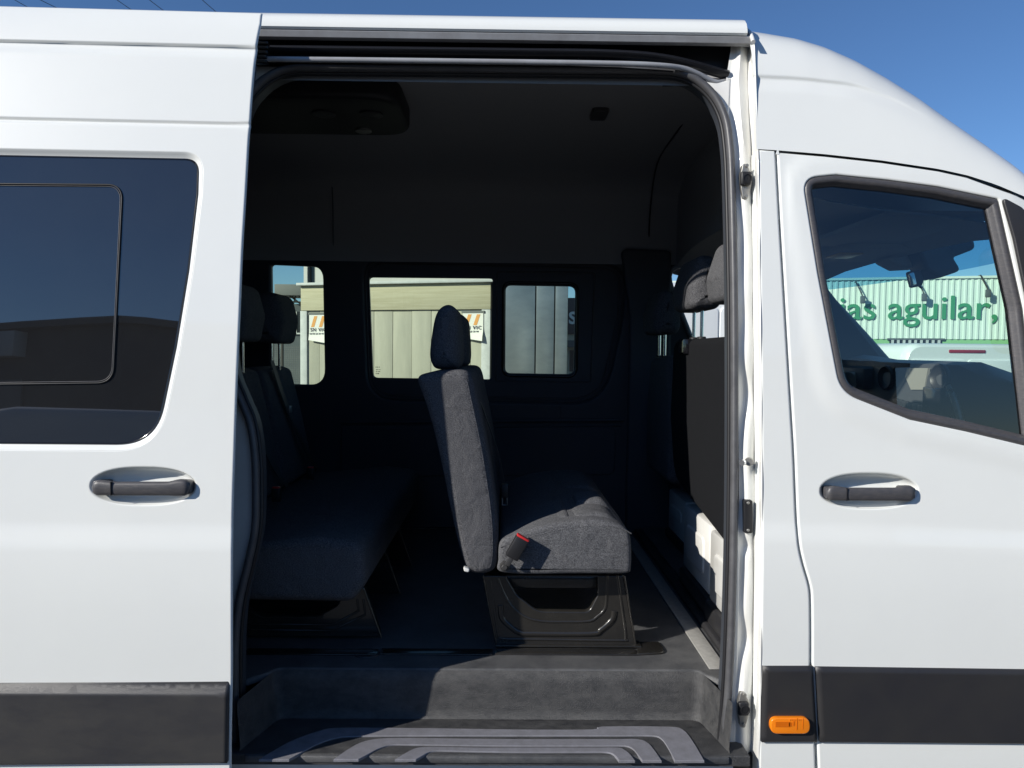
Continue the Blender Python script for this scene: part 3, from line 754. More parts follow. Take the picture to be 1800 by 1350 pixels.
# roof console with air vents
qa, qb = at(718, 190, .62), at(718, 252, .95)
xr = at(716, 215, .75).x
con = rp([(-1.75, .50, .05), (xr, .50, .12), (xr, .92, .12), (-1.75, .92, .05)], 10)
cons = MB().rprism(con, 2.345, 2.43, .02, fn=lambda p: Vector((p.x, p.z, p.y))).build('roof_console', M['black'], van, 40)
q = at(641, 240, .86); q.z = 2.3440
MB().disc((q.x, .84, 2.345), (0, 0, -1), .030, .008, 18).build('reading_lamp', M['zinc'], cons, 40)
for dx in (-.1, .06): MB().disc((q.x + dx, .66, 2.345), (0, 0, -1), .04, .006, 20).build('air_vent', M['clad2'], cons, 40)
q = at(1046, 219, 1.0)
MB().rprism(rp([(q.x - .03, .82, .02), (q.x + .03, .82, .02), (q.x + .03, .93, .012), (q.x - .03, .93, .012)], 5), 2.415, 2.44, .006, fn=lambda p: Vector((p.x, p.z, p.y))).build('ceiling_hook', M['clad'], ho, 40)

# floor, step well
ZF, ZS = .64, .502
yf, yb_ = .035, .19
XL0, XL1 = at(428, 1340, yf).x, at(493, 1272, yb_).x
XR0, XR1 = at(1276, 1338, yf).x, at(1226, 1276, yb_).x
XL1t, XR1t = at(490, 1187, yb_).x, at(1226, 1190, yb_).x
def well(xa, xb, y1, r): return [p for p in rp([(xa[0], yf - .02), (xa[1], y1, r), (xb[1], y1, r), (xb[0], yf - .02)], 8)]
lowp = well((XL0, XL1), (XR0, XR1), yb_, .03)
topp = well((XL0 - .006, XL1t - .012), (XR0 + .006, XR1t + .012), yb_ + .012, .035)
floor_out = [(-3.2, .115), (topp[0].x - .03, .115)] + [(p.x, p.y) for p in topp if p.y > .115] + [(topp[-1].x + .03, .115), (at(1280, 1176, .2).x + .10, .115), (at(1280, 1176, .2).x + .10, 1.88), (-3.2, 1.88)]
posz = lambda u, v, d: Vector((u, v, ZF - d))
panel('floor', floor_out, [], posz, M['floor'], van, thick=.02, bev=.006, grid=.12)
ww = [[Vector((p.x, p.y, ZF - .006)) for p in topp], [Vector((p.x, p.y - .006, ZF - .012)) for p in topp]]
for k in range(1, 7):
    t = k / 6; ww.append([Vector((a.x + (b.x - a.x) * t, a.y - .010 + (b.y - a.y + .006) * t, ZF - .016 + (ZS + .008 - ZF + .016) * t)) for a, b in zip(topp, lowp)])
ww.append([Vector((p.x, p.y - .012, ZS + .001)) for p in lowp])
stp = MB().loft(ww, closed=False).build('step_riser', M['step'], van, 60, fix=False)
tread = MB().rprism([(XL0 - .05, -.005), (XR0 + .05, -.005), (XR0 + .05, .25), (XL0 - .05, .25)], ZS - .03, ZS, .004, fn=lambda p: Vector((p.x, p.z, p.y))).build('step_tread', M['step'], van, 40)
bands = [([(455, 1337), (490, 1316), (520, 1301), (560, 1287), (600, 1281), (760, 1282), (900, 1284), (1040, 1284), (1058, 1279), (1170, 1279), (1200, 1284), (1218, 1305), (1238, 1339)],
          [(508, 1337), (535, 1322), (560, 1309), (590, 1299), (625, 1296), (760, 1295), (900, 1295), (1040, 1295), (1090, 1295), (1145, 1295), (1162, 1300), (1174, 1316), (1186, 1339)]),
         ([(586, 1337), (610, 1320), (634, 1307), (660, 1301), (700, 1299), (800, 1300), (900, 1301), (1000, 1301), (1080, 1301), (1120, 1301), (1138, 1307), (1150, 1320), (1163, 1339)],
          [(630, 1337), (652, 1325), (670, 1316), (690, 1311), (720, 1311), (800, 1312), (900, 1313), (1000, 1313), (1060, 1313), (1098, 1313), (1112, 1318), (1120, 1327), (1129, 1339)]),
         ([(694, 1337), (712, 1326), (728, 1318), (745, 1315), (780, 1315), (840, 1316), (900, 1316), (1000, 1316), (1050, 1316), (1086, 1316), (1098, 1320), (1108, 1328), (1116, 1339)],
          [(731, 1337), (742, 1331), (752, 1325), (765, 1322), (790, 1322), (840, 1323), (900, 1324), (980, 1324), (1030, 1324), (1060, 1324), (1074, 1326), (1082, 1331), (1088, 1339)])]
for a, b in bands:
    oa, ob = cr([Vector(p) for p in a], 3), cr([Vector(p) for p in b], 3)
    lp_ = [atz(p.x, p.y, ZS) for p in oa] + [atz(p.x, p.y, ZS) for p in reversed(ob)]
    MB().rprism([(p.x, p.y) for p in lp_], ZS - .004, ZS + .0035, .001, 1, fn=lambda p: Vector((p.x, p.z, p.y))).build('grip_strip', M['grip'], tread, 30)
MB().box((XL0 + .02, -.012, ZS - .02), (XR0 - .005, .006, ZS - .001), .004).build('step_edge', M['floor'], tread, 40)
slab('sill_panel', (-3.2, .035, .25), (at(1290, 1340, .03).x, .06, ZS - .025), M['jamb'], van)
# aluminium strip across the floor, cable channel, drain cup, end plate
ax0, ax1 = at(1244, 1181, .215).x, at(1275, 1181, .215).x
MB().box((ax0, .20, ZF + .0005), (ax1, 1.75, ZF + .006), .002).build('floor_strip', M['alu'], van, 40)
MB().box((ax1 + .012, .20, ZF), (ax1 + .05, 1.80, ZF + .03), .008).build('cab_step_edge', M['clad2'], van, 40)
cm = MB()
cm.loft([[Vector((645 * 0 + at(645, 1167, .3).x + r * math.cos(a), .30 + r * math.sin(a) * .9, ZF + z)) for a in [k * math.pi / 12 for k in range(24)]] for r, z in ((.040, .001), (.038, .004), (.030, .004), (.027, -.002), (.012, -.004), (.010, .002), (.002, .002))], True, False, True)
cm.build('floor_socket', M['clad2'], van, 50, fix=False)
ep = rp([(1120, 1131, 2), (1158, 1131, 6), (1172, 1150, 8), (1120, 1153, 2)], 5)
e2 = [atz(p.x, p.y, ZF) for p in ep]
MB().rprism([(p.x, p.y) for p in e2], ZF - .002, ZF + .007, .003, fn=lambda p: Vector((p.x, p.z, p.y))).build('rail_end_plate', M['steel'], van, 40)
for (a, b) in ((870, 1120), (668, 866), (430, 664)):
    p, q = atz(a, 1149, ZF), atz(b, 1149, ZF)
    MB().box((p.x, p.y - .012, ZF), (q.x, p.y + .03, ZF + .005), .002).build('seat_rail', M['steel'], van, 40)
# cab floor, firewall, closing walls
slab('cab_floor', (ax1 + .055, .11, .62), (2.2, 1.9, .665), M['floor'], van)
slab('rear_wall', (-3.26, .1, .3), (-3.2, 1.9, 2.42), M['trim'], van)
slab('rear_doors', (-3.32, .02, .3), (-3.27, 1.98, 2.45), M['white'], van, .01)
slab('firewall', (2.15, .1, .4), (2.2, 1.9, 1.2), M['trim'], van)
slab('underfloor', (-3.2, .1, .28), (2.2, 1.9, .32), M['black'], van)
slab('side_lining', (-3.2, .115, .66), (at(395, 600, .1).x - .09, .125, 2.27), M['trim'], van)
# front structure beyond the frame: A pillars, windscreen, hood, wheels
xa, xb = 1.50, 2.10
def wpt(v, y):
    x = 1.53 + (2.12 - 1.53) * v + .14 * (1 - ((y - 1) / .88) ** 2); z = 1.955 + (1.30 - 1.955) * v
    return Vector((x, y, z))
ys_ = list(np.linspace(.13, 1.87, 15))
MB().loft([[wpt(v, y) for y in ys_] for v in np.linspace(.12, 1, 10)], closed=False).build('windscreen', M['gl_wind'], van, 80, fix=False)
MB().loft([[wpt(v, y) for y in ys_] for v in (-.02, .05, .12)], closed=False).build('windscreen_band', M['gl_band'], van, 80, fix=False)
for s in (0, 1):
    Y = lambda y: y if s == 0 else 2 - y
    m = MB()
    A = [Vector((1.46, Y(.10), 1.99)), Vector((1.66, Y(.095), 1.80)), Vector((1.90, Y(.07), 1.55)), Vector((2.18, Y(.04), 1.24))]
    m.tube(cr(A, 6), .042, 10, rfn=lambda t: .036 + .03 * t, flat=1.0)
    m.build('a_pillar', M['white'] if s == 0 else M['trim'], van, 60)
hood = []
for x, z, yy in ((2.02, 1.25, .03), (2.16, 1.27, .03), (2.3, 1.22, .04), (2.6, 1.10, .06), (2.75, .98, .10), (2.82, .8, .14), (2.82, .4, .16)):
    hood.append([Vector((x, y, z - .06 * ((y - 1) / .97) ** 4)) for y in (yy, .2, .5, 1, 1.5, 1.8, 2 - yy)])
MB().loft(hood, closed=False).build('hood', M['white'], van, 50, fix=False)
arch = [(2.28 + .42 * math.cos(a), .35 + .42 * math.sin(a)) for a in np.linspace(math.pi + .1, -.1, 22)]
dfe = [on(a, b, fs0) for a, b in ((1990, 565), (2012, 640), (2026, 720), (2034, 900), (2034, 1460))]
fen = [(p.x + .012, p.z) for p in reversed(dfe)] + [(1.80, 1.56), (2.0, 1.40), (2.16, 1.27), (2.5, 1.13), (2.68, 1.02), (2.77, .85), (2.78, .5), (2.72, .32)] + list(reversed(arch)) + [(1.84, .30), (1.70, .30)]
for k in (0, 1):
    fq = skin(0) if k == 0 else ffo
    panel('front_fender', fen if k == 0 else [(p[0], p[1]) for p in fen], [], (lambda u, v, d: Vector((u, S(v) + d + .05 * sm((u - 2.4) / .5), v))) if k == 0 else (lambda u, v, d: Vector((u, 2 - S(v) - d - .05 * sm((u - 2.4) / .5), v))), M['white'], van, thick=.03, bev=.005, grid=.08)
hl_ = MB().rprism(rp([(2.55, .78, .04), (2.80, .72, .03), (2.80, 1.0, .04), (2.66, 1.06, .04)], 5), -.0, .10, .02, fn=lambda p: Vector((p.x, p.y + .02 + .06 * sm((p.x - 2.4) / .5), p.z))).build('headlight', M['zinc'], van, 40)
panel('rear_side', dense([(-3.3, .30), (-2.035, .30), (-2.035, 2.40), (-3.3, 2.40)], .08), [rp([(-3.05, 1.27, .08), (-2.2, 1.27, .08), (-2.2, 2.0, .06), (-3.05, 2.0, .06)], 6, .05)], posf(skin(0)), M['white'], van, thick=.04, bev=.005, grid=.09)
panel('rear_quarter_glass', rp([(-3.07, 1.25, .08), (-2.18, 1.25, .08), (-2.18, 2.02, .06), (-3.07, 2.02, .06)], 6, .05), [], posf(skin(.012)), M['privacy'], van, thick=.01, bev=.002, grid=.15)
slab('front_bumper', (2.6, .03, .28), (2.86, 1.97, .62), M['clad2'], van, .03)
for x in (2.28, -2.25):
    for y in (.06, 1.94):
        sg = 1 if y < 1 else -1
        prof = [(.20, 0), (.235, -.005), (.335, .0), (.35, .03), (.35, .17), (.33, .2), (.2, .2)]
        tm = MB().loft([[Vector((x + r * math.cos(a), y + sg * d, .35 + r * math.sin(a))) for a in [k * math.pi / 16 for k in range(32)]] for r, d in prof], True)
        wh = tm.build('wheel', M['black'], van, 40)
        prof = [(.2, .005), (.19, .03), (.12, .02), (.08, .03), (.03, .01)]
        MB().loft([[Vector((x + r * math.cos(a), y + sg * d, .35 + r * math.sin(a))) for a in [k * math.pi / 16 for k in range(32)]] for r, d in prof], True, False, True).build('rim', M['zinc'], wh, 40)

# ---------------- dashboard
dash_prof = [(1.60, 1.06), (1.60, 1.475), (1.62, 1.52), (1.70, 1.532), (1.95, 1.45), (2.12, 1.33), (2.12, 1.0), (1.75, .95)]
dm = MB()
rings = []
for y, s_, dz in ((.13, .10, -.10), (.3, .10, -.09), (.5, .09, -.085), (.66, .05, -.05), (.74, .0, -.005), (1.3, 0, 0), (1.42, .02, .01), (1.6, .02, .02), (1.86, .06, -.02)):
    rings.append([Vector((x + (s_ if x < 1.7 else 0), y, z + dz)) for x, z in dash_prof])
dash = dm.loft(rings, True, True, True).build('dashboard', M['dash'], van, 40)
def on_dash(px, py, X=1.595):
    d = ray(px, py); return CAM + d * ((X - CAM.x) / d.x)
sc_ = [on_dash(a, b) for a, b in ((1594, 647), (1631, 647), (1624, 685), (1601, 685), (1591, 662))]
sm_ = MB().add(sc_ + [p + Vector((.01, 0, 0)) for p in sc_], [(0, 1, 2, 3, 4), (9, 8, 7, 6, 5), (0, 5, 6, 1), (1, 6, 7, 2), (2, 7, 8, 3), (3, 8, 9, 4), (4, 9, 5, 0)]).build('centre_screen', M['screen'], dash)
for px in (1559, 1655):
    c = on_dash(px, 664, 1.60); prof = [(.052, 0), (.052, -.010), (.046, -.013), (.041, -.006), (.02, .004), (.004, .004)]
    MB().loft([[Vector((c.x + d, c.y + r * math.cos(a) * 1.15, c.z + r * math.sin(a))) for a in [k * math.pi / 12 for k in range(24)]] for r, d in prof], True, False, True).build('dash_vent', M['clad2'], dash, 50)
c1, c2 = on_dash(1575, 705, 1.598), on_dash(1632, 720, 1.598)
mb = MB()
for i in range(7):
    t = i / 6; q = c1.lerp(c2, t); mb.box((1.588, q.y - .022, q.z - .018), (1.602, q.y + .022, q.z + .012), .004)
mb.build('switch_panel', M['clad2'], dash)
c1 = on_dash(1650, 705, 1.60); MB().box((1.588, c1.y - .09, c1.z - .06), (1.602, c1.y + .09, c1.z + .05), .01).build('storage_tray', M['gloss'], dash)
tr = [on_dash(1663, 660, 1.62) + Vector((-.02, 0, 0)), on_dash(1690, 700, 1.6), on_dash(1725, 742, 1.56)]
MB().tube(cr([Vector((1.60, .76, 1.44)), Vector((1.60, .70, 1.35)), Vector((1.62, .66, 1.20)), Vector((1.66, .64, 1.05))], 5), .012, 8).build('dash_trim', M['zinc'], dash, 80)
# instrument hood and steering wheel
MB().box((1.56, 1.32, 1.40), (1.70, 1.72, 1.50), .03).build('instrument_hood', M['dash'], dash, 40)
MB().box((1.555, 1.38, 1.40), (1.562, 1.64, 1.475), .002).build('instrument_panel', M['screen'], dash, 40)
R_ = Matrix.Rotation(math.radians(-62), 3, 'Y')
pw = [Vector((1.44, 1.50, 1.30)) + R_ @ Vector((.19 * math.cos(a), .19 * math.sin(a), 0)) for a in [k * math.pi / 20 for k in range(40)]]
stw = MB().tube(pw, .016, 8, closed=True).build('steering_wheel', M['black'], van, 80)
MB().tube([Vector((1.44, 1.50, 1.30)), Vector((1.6, 1.5, 1.22))], .05, 10).build('steering_column', M['black'], stw, 60)
MB().tube([pw[0], pw[20]], .02, 8).build('spoke', M['black'], stw, 60)
# overhead console lamp, visor block, assist mirror
def at_x(px, py, Y): return at(px, py, Y)
c = at(1500, 447, 1.05)
oc = MB().rprism(rp([(c.x - .14, .82, .06), (c.x + .16, .82, .06), (c.x + .16, 1.22, .06), (c.x - .14, 1.22, .06)], 6), c.z - .01, c.z + .12, .02, fn=lambda p: Vector((p.x, p.z, p.y))).build('overhead_console', M['cabhead'], van, 40)
c2 = at(1487, 441, .98)
MB().box((c2.x - .045, .93, c.z - .017), (c2.x + .045, 1.06, c.z - .008), .003).build('map_lamp', M['amber'], oc, 40)
vz = [(1600, 440, 6), (1650, 405, 6), (1690, 386, 8), (1703, 440, 10), (1664, 455, 4), (1678, 478, 8), (1640, 491, 8), (1617, 478, 6)]
MB().rprism(pxY(rp(vz, 5), .95), .90, 1.02, .015).build('camera_housing', M['trim'], van, 40)
vz = [(1552, 455, 6), (1610, 436, 6), (1626, 470, 6), (1584, 472, 6)]
MB().rprism(pxY(rp(vz, 5), 1.0), .98, 1.1, .012).build('sensor_cover', M['cabhead'], van, 40)
vz = rp([(1594, 478, 5), (1612, 474, 5), (1620, 492, 4), (1617, 502, 4), (1601, 507, 5)], 5)
mr = MB().rprism(pxY(vz, .93), .91, .945, .006).build('assist_mirror', M['black'], van, 40)
vz = rp([(1597, 481, 3), (1606, 478, 3), (1611, 500, 3), (1602, 504, 3)], 5)
MB().rprism(pxY(vz, .908), .905, .911, .001).build('mirror_glass', M['chrome'], mr, 40)
MB().tube([at(1616, 480, .93), at(1630, 470, .95)], .006, 6).build('mirror_arm', M['black'], mr)
MB().tube([at(1612, 500, .93), at(1621, 507, .93)], .004, 6).build('mirror_tab', M['black'], mr)
# white painted seat boxes under the front seats
def seat_box(pts, Y0, Y1, x1):
    p = pxY(pts, Y0)
for nm, x0, x1, y0, y1, z1 in (('seat_box', .80, 1.25, 1.33, 1.66, at(1205, 882, 1.33).z), ('seat_box', .692, 1.2, .56, .92, .975), ('seat_box', .684, 1.2, .18, .53, .97)):
    b = MB().box((x0, y0, .665 if y0 > 1 else .735), (x1, y1, z1), .012).build(nm, M['jamb'], van, 40)
    MB().rprism(rp([(y0 + .06, .785, .03), (y1 - .06, .785, .03), (y1 - .06, z1 - .06, .03), (y0 + .06, z1 - .06, .03)], 6), x0 - .006, x0 + .01, .009, fn=lambda p: Vector((p.y, p.x, p.z))).build('pressed_panel', M['jamb'], b, 60)
    MB().rprism(rp([(x0 + .07, .74, .04), (x1 - .07, .74, .04), (x1 - .07, z1 - .08, .04), (x0 + .07, z1 - .08, .04)], 6), y0 - .010, y0 + .01, .008).build('pressed_panel', M['jamb'], b, 60)
    MB().box((x0 - .012, y0 - .012, .665), (x1, y1 + .012, .715 if y0 > 1 else .732), .012).build('box_foot', M['clad2'], b, 40)
q = at(1262, 945, 1.3)
MB().box((1.0, 1.0, .66), (1.3, 1.04, 1.0), .01).build('seat_box_bracket', M['jamb'], van, 40)
MB().box((ax1 + .08, .30, .665), (ax1 + .19, .52, .73), .012).build('floor_heater_grille', M['clad2'], van, 40)

# ================================================================== SEATS
def chrome_posts(c, z0, z1, parent, lean=(0, 0)):
    for dy in (-.055, .055):
        MB().tube([Vector((c[0], c[1] + dy, z0)), Vector((c[0] + lean[0], c[1] + dy, z1))], .006, 10).build('headrest_post', M['chrome'], parent, 60)
# middle double bench -------------------------------------------------
mid = empty('bench_seat', (0, .5, ZF), 'dark fabric double seat with sunlit cushion in the middle of the van', 'seat')
YN = .25
BK = [(822, 1004), (806, 960), (790, 890), (776, 820), (760, 752), (744, 700), (734, 674), (735, 662), (748, 656), (775, 652), (806, 650), (822, 654), (831, 668), (838, 700), (853, 770), (865, 840), (873, 900), (876, 950), (874, 990), (866, 1006), (845, 1011)]
bkl = [(p.x, p.z) for p in (at(q[0], q[1], YN) for q in cr([Vector(p) for p in BK], 4, True))]
for i in range(2):
    y0 = YN + i * .475
    bk = MB().rprism(bkl, y0, y0 + .465, .028, 5).build('backrest', M['fabric'], mid, 70)
    pp = inset(ccw(dedupe(bkl)), .017)
    MB().tube([Vector((p[0], y0 + .0035, p[1])) for p in pp], .0016, 5, closed=True).build('piping', M['fabric'], bk, 80)
    if i == 0: bk['label'] = 'outer backrest, half in sun'
    HRL = [(757, 640), (753, 622), (757, 585), (763, 555), (772, 540), (784, 534), (795, 537), (803, 548), (806, 575), (808, 605), (808, 632), (802, 648), (778, 650), (764, 648)]
    dy = y0 + .09 + .05 * i
    hrl = [(p.x, p.z) for p in (at(q[0], q[1], .34) for q in cr([Vector(p) for p in HRL], 4, True))]
    hr = MB().rprism(hrl, dy, dy + .285, .05, 6).build('headrest', M['fabric'], mid, 70)
    pb = at(782, 640, .4)
    chrome_posts((pb.x, dy + .14), pb.z - .06, pb.z + .03, hr)
CU = [(878, 1006), (876, 985), (877, 960), (885, 948), (905, 940), (935, 929), (970, 921), (1010, 916), (1050, 914), (1085, 921), (1103, 932), (1109, 945), (1111, 975), (1110, 1000), (1106, 1008), (1085, 1010), (1000, 1010), (930, 1011)]
cul = [(p.x, p.z) for p in (at(q[0], q[1], YN) for q in cr([Vector(p) for p in CU], 4, True))]
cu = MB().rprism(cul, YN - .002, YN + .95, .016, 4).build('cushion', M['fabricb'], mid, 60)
sm1 = [(880, 962), (905, 952), (940, 942), (985, 931), (1030, 925), (1060, 924), (1092, 929), (1110, 938)]
MB().tube([at(a, b, YN - .001) for a, b in cr([Vector(p) for p in sm1], 6)], .0018, 6).build('piping', M['fabricb'], cu, 80)
def fat(pts, Y, y0, y1, nm, r=.03):
    l = [(p.x, p.z) for p in (at(q[0], q[1], Y) for q in cr([Vector(p) for p in pts], 4, True))]
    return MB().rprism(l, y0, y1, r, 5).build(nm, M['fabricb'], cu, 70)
for i in range(2):
    y0 = YN + .045 + i * .46
    fat([(885, 960), (915, 938), (960, 918), (998, 906), (1003, 930), (990, 960), (930, 970)], .32, y0, y0 + .38, 'seat_insert')
    fat([(1003, 930), (1005, 912), (1016, 904), (1040, 900), (1065, 902), (1086, 915), (1098, 935), (1090, 955), (1040, 958), (1010, 950)], .32, y0, y0 + .38, 'seat_front_roll')
fat([(1010, 925), (1014, 890), (1024, 882), (1045, 879), (1062, 882), (1080, 900), (1097, 925), (1080, 945), (1030, 945)], .42, .44, .60, 'seat_front_roll')
# seat base: pressed steel side panels
YB = .36
BO = rp([(848, 1012, 4), (1096, 1012, 4), (1119, 1144, 3), (874, 1142, 3)], 4, 14)
BH = rp([(888, 1006), (1052, 1006), (1052, 1040, 14), (1040, 1074, 20), (958, 1076, 34), (912, 1050, 20)], 7, 10)
BH = rp([(889, 1014, 2), (1051, 1014, 2), (1051, 1046, 14), (1036, 1076, 16), (945, 1075, 40), (908, 1046, 20)], 7, 10)
bl, bh = pxY(BO, YB), pxY(BH, YB)
seat_bases = []
def steel_base(y, parent):
    pn = panel('seat_base', bl, [bh], lambda u, v, d: Vector((u, y + d, v)), M['steel'], parent, thick=.025, bev=.004, grid=.08)
    d_ = y - YB
    def groove(pts, r, n=4, nm='pressed_rib'):
        l = cr([Vector(p) for p in pts], n)
        MB().tube([at(a, b, YB) + Vector((0, d_ + .0005, 0)) for a, b in l], r, 8, flat=.6).build(nm, M['steel'], pn, 80)
    groove([(861, 1020), (866, 1050), (872, 1090), (876, 1116), (884, 1123), (940, 1124), (1090, 1126), (1099, 1124), (1100, 1116), (1096, 1085), (1085, 1012)], .0045, 3)
    groove([(875, 1017), (884, 1040), (898, 1064), (920, 1083), (950, 1092), (990, 1093), (1036, 1092), (1050, 1084), (1062, 1073), (1066, 1055), (1067, 1012)], .0048, 3)
    groove([(880, 1064), (882, 1085), (893, 1098), (913, 1112), (940, 1114), (1040, 1114), (1056, 1108), (1076, 1090), (1080, 1074)], .0095, 4)
    hb = at(991, 1130, YB); MB().disc((hb.x, y + .0015, hb.z), (0, -1, 0), .004, .001, 10).build('bolt_hole', M['black'], pn)
    hb = at(869, 1027, YB); MB().disc((hb.x, y + .0015, hb.z), (0, -1, 0), .004, .001, 10).build('bolt_hole', M['black'], pn)
    return pn
steel_base(YB, mid); steel_base(YB + .62, mid)
p1, p2, p3, p4 = at(848, 1012, YB), at(874, 1142, YB), at(1096, 1012, YB), at(1119, 1144, YB)
MB().box((p1.x + .01, YB + .03, p1.z - .05), (p3.x - .02, YB + .60, p1.z - .005), .01).build('seat_pan', M['steel'], mid, 40)
for a, b in ((p1, p2), (p3, p4)):
    MB().tube([a + Vector((.002, -.001, 0)), b + Vector((0, -.001, 0))], .003, 6).build('base_flange', M['steel'], mid, 80)
MB().box((p2.x - .005, YB - .018, ZF + .005), (p4.x + .012, YB + .03, ZF + .011), .002).build('base_foot', M['steel'], mid, 40)
# buckle on the near side
Mb = Matrix.Translation(at(909, 962, YN - .03)) @ Matrix.Rotation(math.radians(29), 4, 'Y')
bb = MB().box((-.020, -.014, -.034), (.020, .010, .032), .004, Mb).build('belt_buckle', M['black'], mid, 40)
MB().box((-.0195, -.0135, .030), (.0195, .0095, .037), .003, Mb).build('release_button', M['red'], bb, 40)
MB().box((-.008, -.006, -.06), (.008, .002, -.03), .002, Mb).build('buckle_strap', M['clad'], bb, 40)
q = at(887, 996, YN - .012); MB().disc((q.x, YN - .002, q.z), (0, -1, 0), .014, .014, 18).build('pivot_bolt', M['clad'], bb, 40)
MB().disc((q.x, YN - .016, q.z), (0, -1, 0), .009, .004, 6).build('bolt_head', M['clad'], bb, 40)
MB().rprism(pxY(rp([(814, 996, 4), (826, 1000, 4), (824, 1006, 3), (816, 1004, 3)], 4), YN), YN - .004, YN + .02, .003).build('recline_tip', M['jamb'], mid, 40)
# seat belts down the front of the backs
def belt(path, parent, wd=.024, nm='seat_belt', m='black'):
    P = cr(path, 5); V = []
    for i, p in enumerate(P):
        t = (P[min(i + 1, len(P) - 1)] - P[max(0, i - 1)]).normalized(); V.append((p - Vector((0, wd, 0)), p + Vector((0, wd, 0))))
    return MB().loft([[a, b, b + Vector((.002, 0, .001)), a + Vector((.002, 0, .001))] for a, b in V], True, True, True).build(nm, M[m], parent, 60)
for dy in (.45, .80):
    b = belt([at(806, 652, dy), at(836, 690, dy), at(858, 745, dy), at(876, 800, dy), at(886, 850, dy)], mid)
    q = at(887, 862, dy)
    tg = MB().box((-.011, -.012, -.022), (.011, .012, .02), .003, Matrix.Translation(q)).build('belt_tongue', M['black'], b, 40)
    MB().tube([q + Vector((dx, -.008, dz)) for dx, dz in ((-.008, -.015), (.008, -.017), (.009, -.045), (-.007, -.045))], .0022, 6, closed=True).build('tongue_loop', M['zinc'], b, 60)

# rear three place bench ----------------------------------------------
rear = empty('bench_seat', (-.8, .95, ZF), 'dark three place rear bench in the shade behind the sliding door', 'seat')
xf = -.40
cp = rp([(xf - .04, .805, .05), (xf + .0, .86, .04), (xf - .005, .985, .05), (xf - .15, 1.0, .05), (-.98, .955, .04), (-1.0, .81, .04)], 7)
MB().rprism(cp, .26, 1.66, .03, 5).build('cushion', M['fabric'], rear, 70)
for i, (yc) in enumerate((.50, .96, 1.43)):
    bp_ = rp([(-1.02, .93, .03), (-.90, .98, .03), (-.965, 1.28, .1), (-1.01, 1.46, .04), (-1.08, 1.48, .04), (-1.13, 1.41, .05), (-1.10, 1.0, .03)], 6)
    MB().rprism(bp_, yc - .225, yc + .225, .035, 5).build('backrest', M['fabric'], rear, 70)
    hr_ = rp([(-1.075, 1.575, .03), (-.965, 1.575, .03), (-.945, 1.68, .06), (-.975, 1.795, .05), (-1.06, 1.795, .05), (-1.095, 1.68, .06)], 7)
    h = MB().rprism(hr_, yc - .14, yc + .14, .05, 6).build('headrest', M['fabric'], rear, 70)
    chrome_posts((-1.02, yc), 1.45, 1.60, h)
    b = belt([Vector((-1.0, yc - .12, 1.50)), Vector((-.96, yc - .06, 1.32)), Vector((-.90, yc + .04, 1.10)), Vector((-.86, yc + .1, 1.0))], rear)
    MB().box((-.955, yc - .05, 1.27), (-.94, yc - .02, 1.30), .003).build('belt_tongue', M['zinc'], b, 40)
    bk_ = MB().box((-.83, yc - .2, 1.0), (-.80, yc - .18, 1.05), .004).build('belt_buckle', M['black'], rear, 40)
    MB().box((-.828, yc - .198, 1.048), (-.802, yc - .182, 1.055), .002).build('release_button', M['red'], bk_, 40)
for y in (.40, .82, 1.17):
    x0, x1 = -.95, at(670, 1135, .40).x
    o_ = rp([(x0, ZF + .012, .01), (x1, ZF + .012, .01), (x1 - .055, .81, .01), (x0 + .04, .81, .01)], 4)
    ih = rp([(x0 + .12, .80, .01), (x1 - .13, .80, .01), (x1 - .13, .755, .03), (x1 - .2, .715, .03), (x0 + .2, .715, .03), (x0 + .12, .755, .03)], 6)
    pn = panel('seat_base', o_, [ih], lambda u, v, d, y=y: Vector((u, y + d, v)), M['steel'], rear, thick=.025, bev=.004, grid=.08)
    for k, ins in enumerate((.025, .05)):
        MB().tube([Vector((a, y, b)) for a, b in ((x1 - .075 + k * .02, .77), (x1 - .07 + k * .02, .735 - k * .012), (x1 - .15, .69 - k * .018), (x0 + .17, .69 - k * .018), (x0 + .1, .735))], .004, 6).build('pressed_rib', M['steel'], pn, 80)
    MB().tube([Vector((x1 - .052, y - .002, .80)), Vector((x1, y - .002, ZF + .012))], .003, 6).build('base_flange', M['steel'], rear, 80)
MB().box((-.95, .40, .795), (-.48, 1.2, .815), .004).build('seat_pan', M['steel'], rear, 40)

# front passenger bench (seen from behind) ------------------------------
fx = .665
fb = empty('front_passenger_bench', (.85, .55, .665), 'black carpet back of the front passenger bench right of the open doorway', 'seat')
def back_panel(root, y0, y1, m='carpet'):
    pr = rp([(fx + .03, 1.0, .03), (fx + .0, 1.15, .05), (fx + .015, 1.55, .05), (fx + .045, 1.605, .03), (fx + .13, 1.60, .04), (fx + .15, 1.5, .05), (fx + .12, 1.0, .04)], 6)
    L = rp([(y0, .925, .05), (y1 - .02, 1.045, .10), (y1 + .005, 1.3, .05), (y1 - .03, 1.60, .06), (y0 + .02, 1.60, .06), (y0 - .0, 1.3, .05)], 8)
    # outline in (y, z), thickness along x, leaning back slightly
    return MB().rprism(L, fx, fx + .11, .025, 5, fn=lambda p: Vector((p.y + .035 * ((p.z - 1.25) / .35) * 0 + .02 * (1 - sm((p.z - .98) / .3)), p.x, p.z)))
back_panel(fb, .14, 1.07).build('backrest', M['carpet'], fb, 70)
lnk = at(1207, 601, .95)
MB().box((fx - .012, .78, 1.545), (fx + .03, .90, 1.60), .006).build('release_handle', M['gloss'], fb, 40)
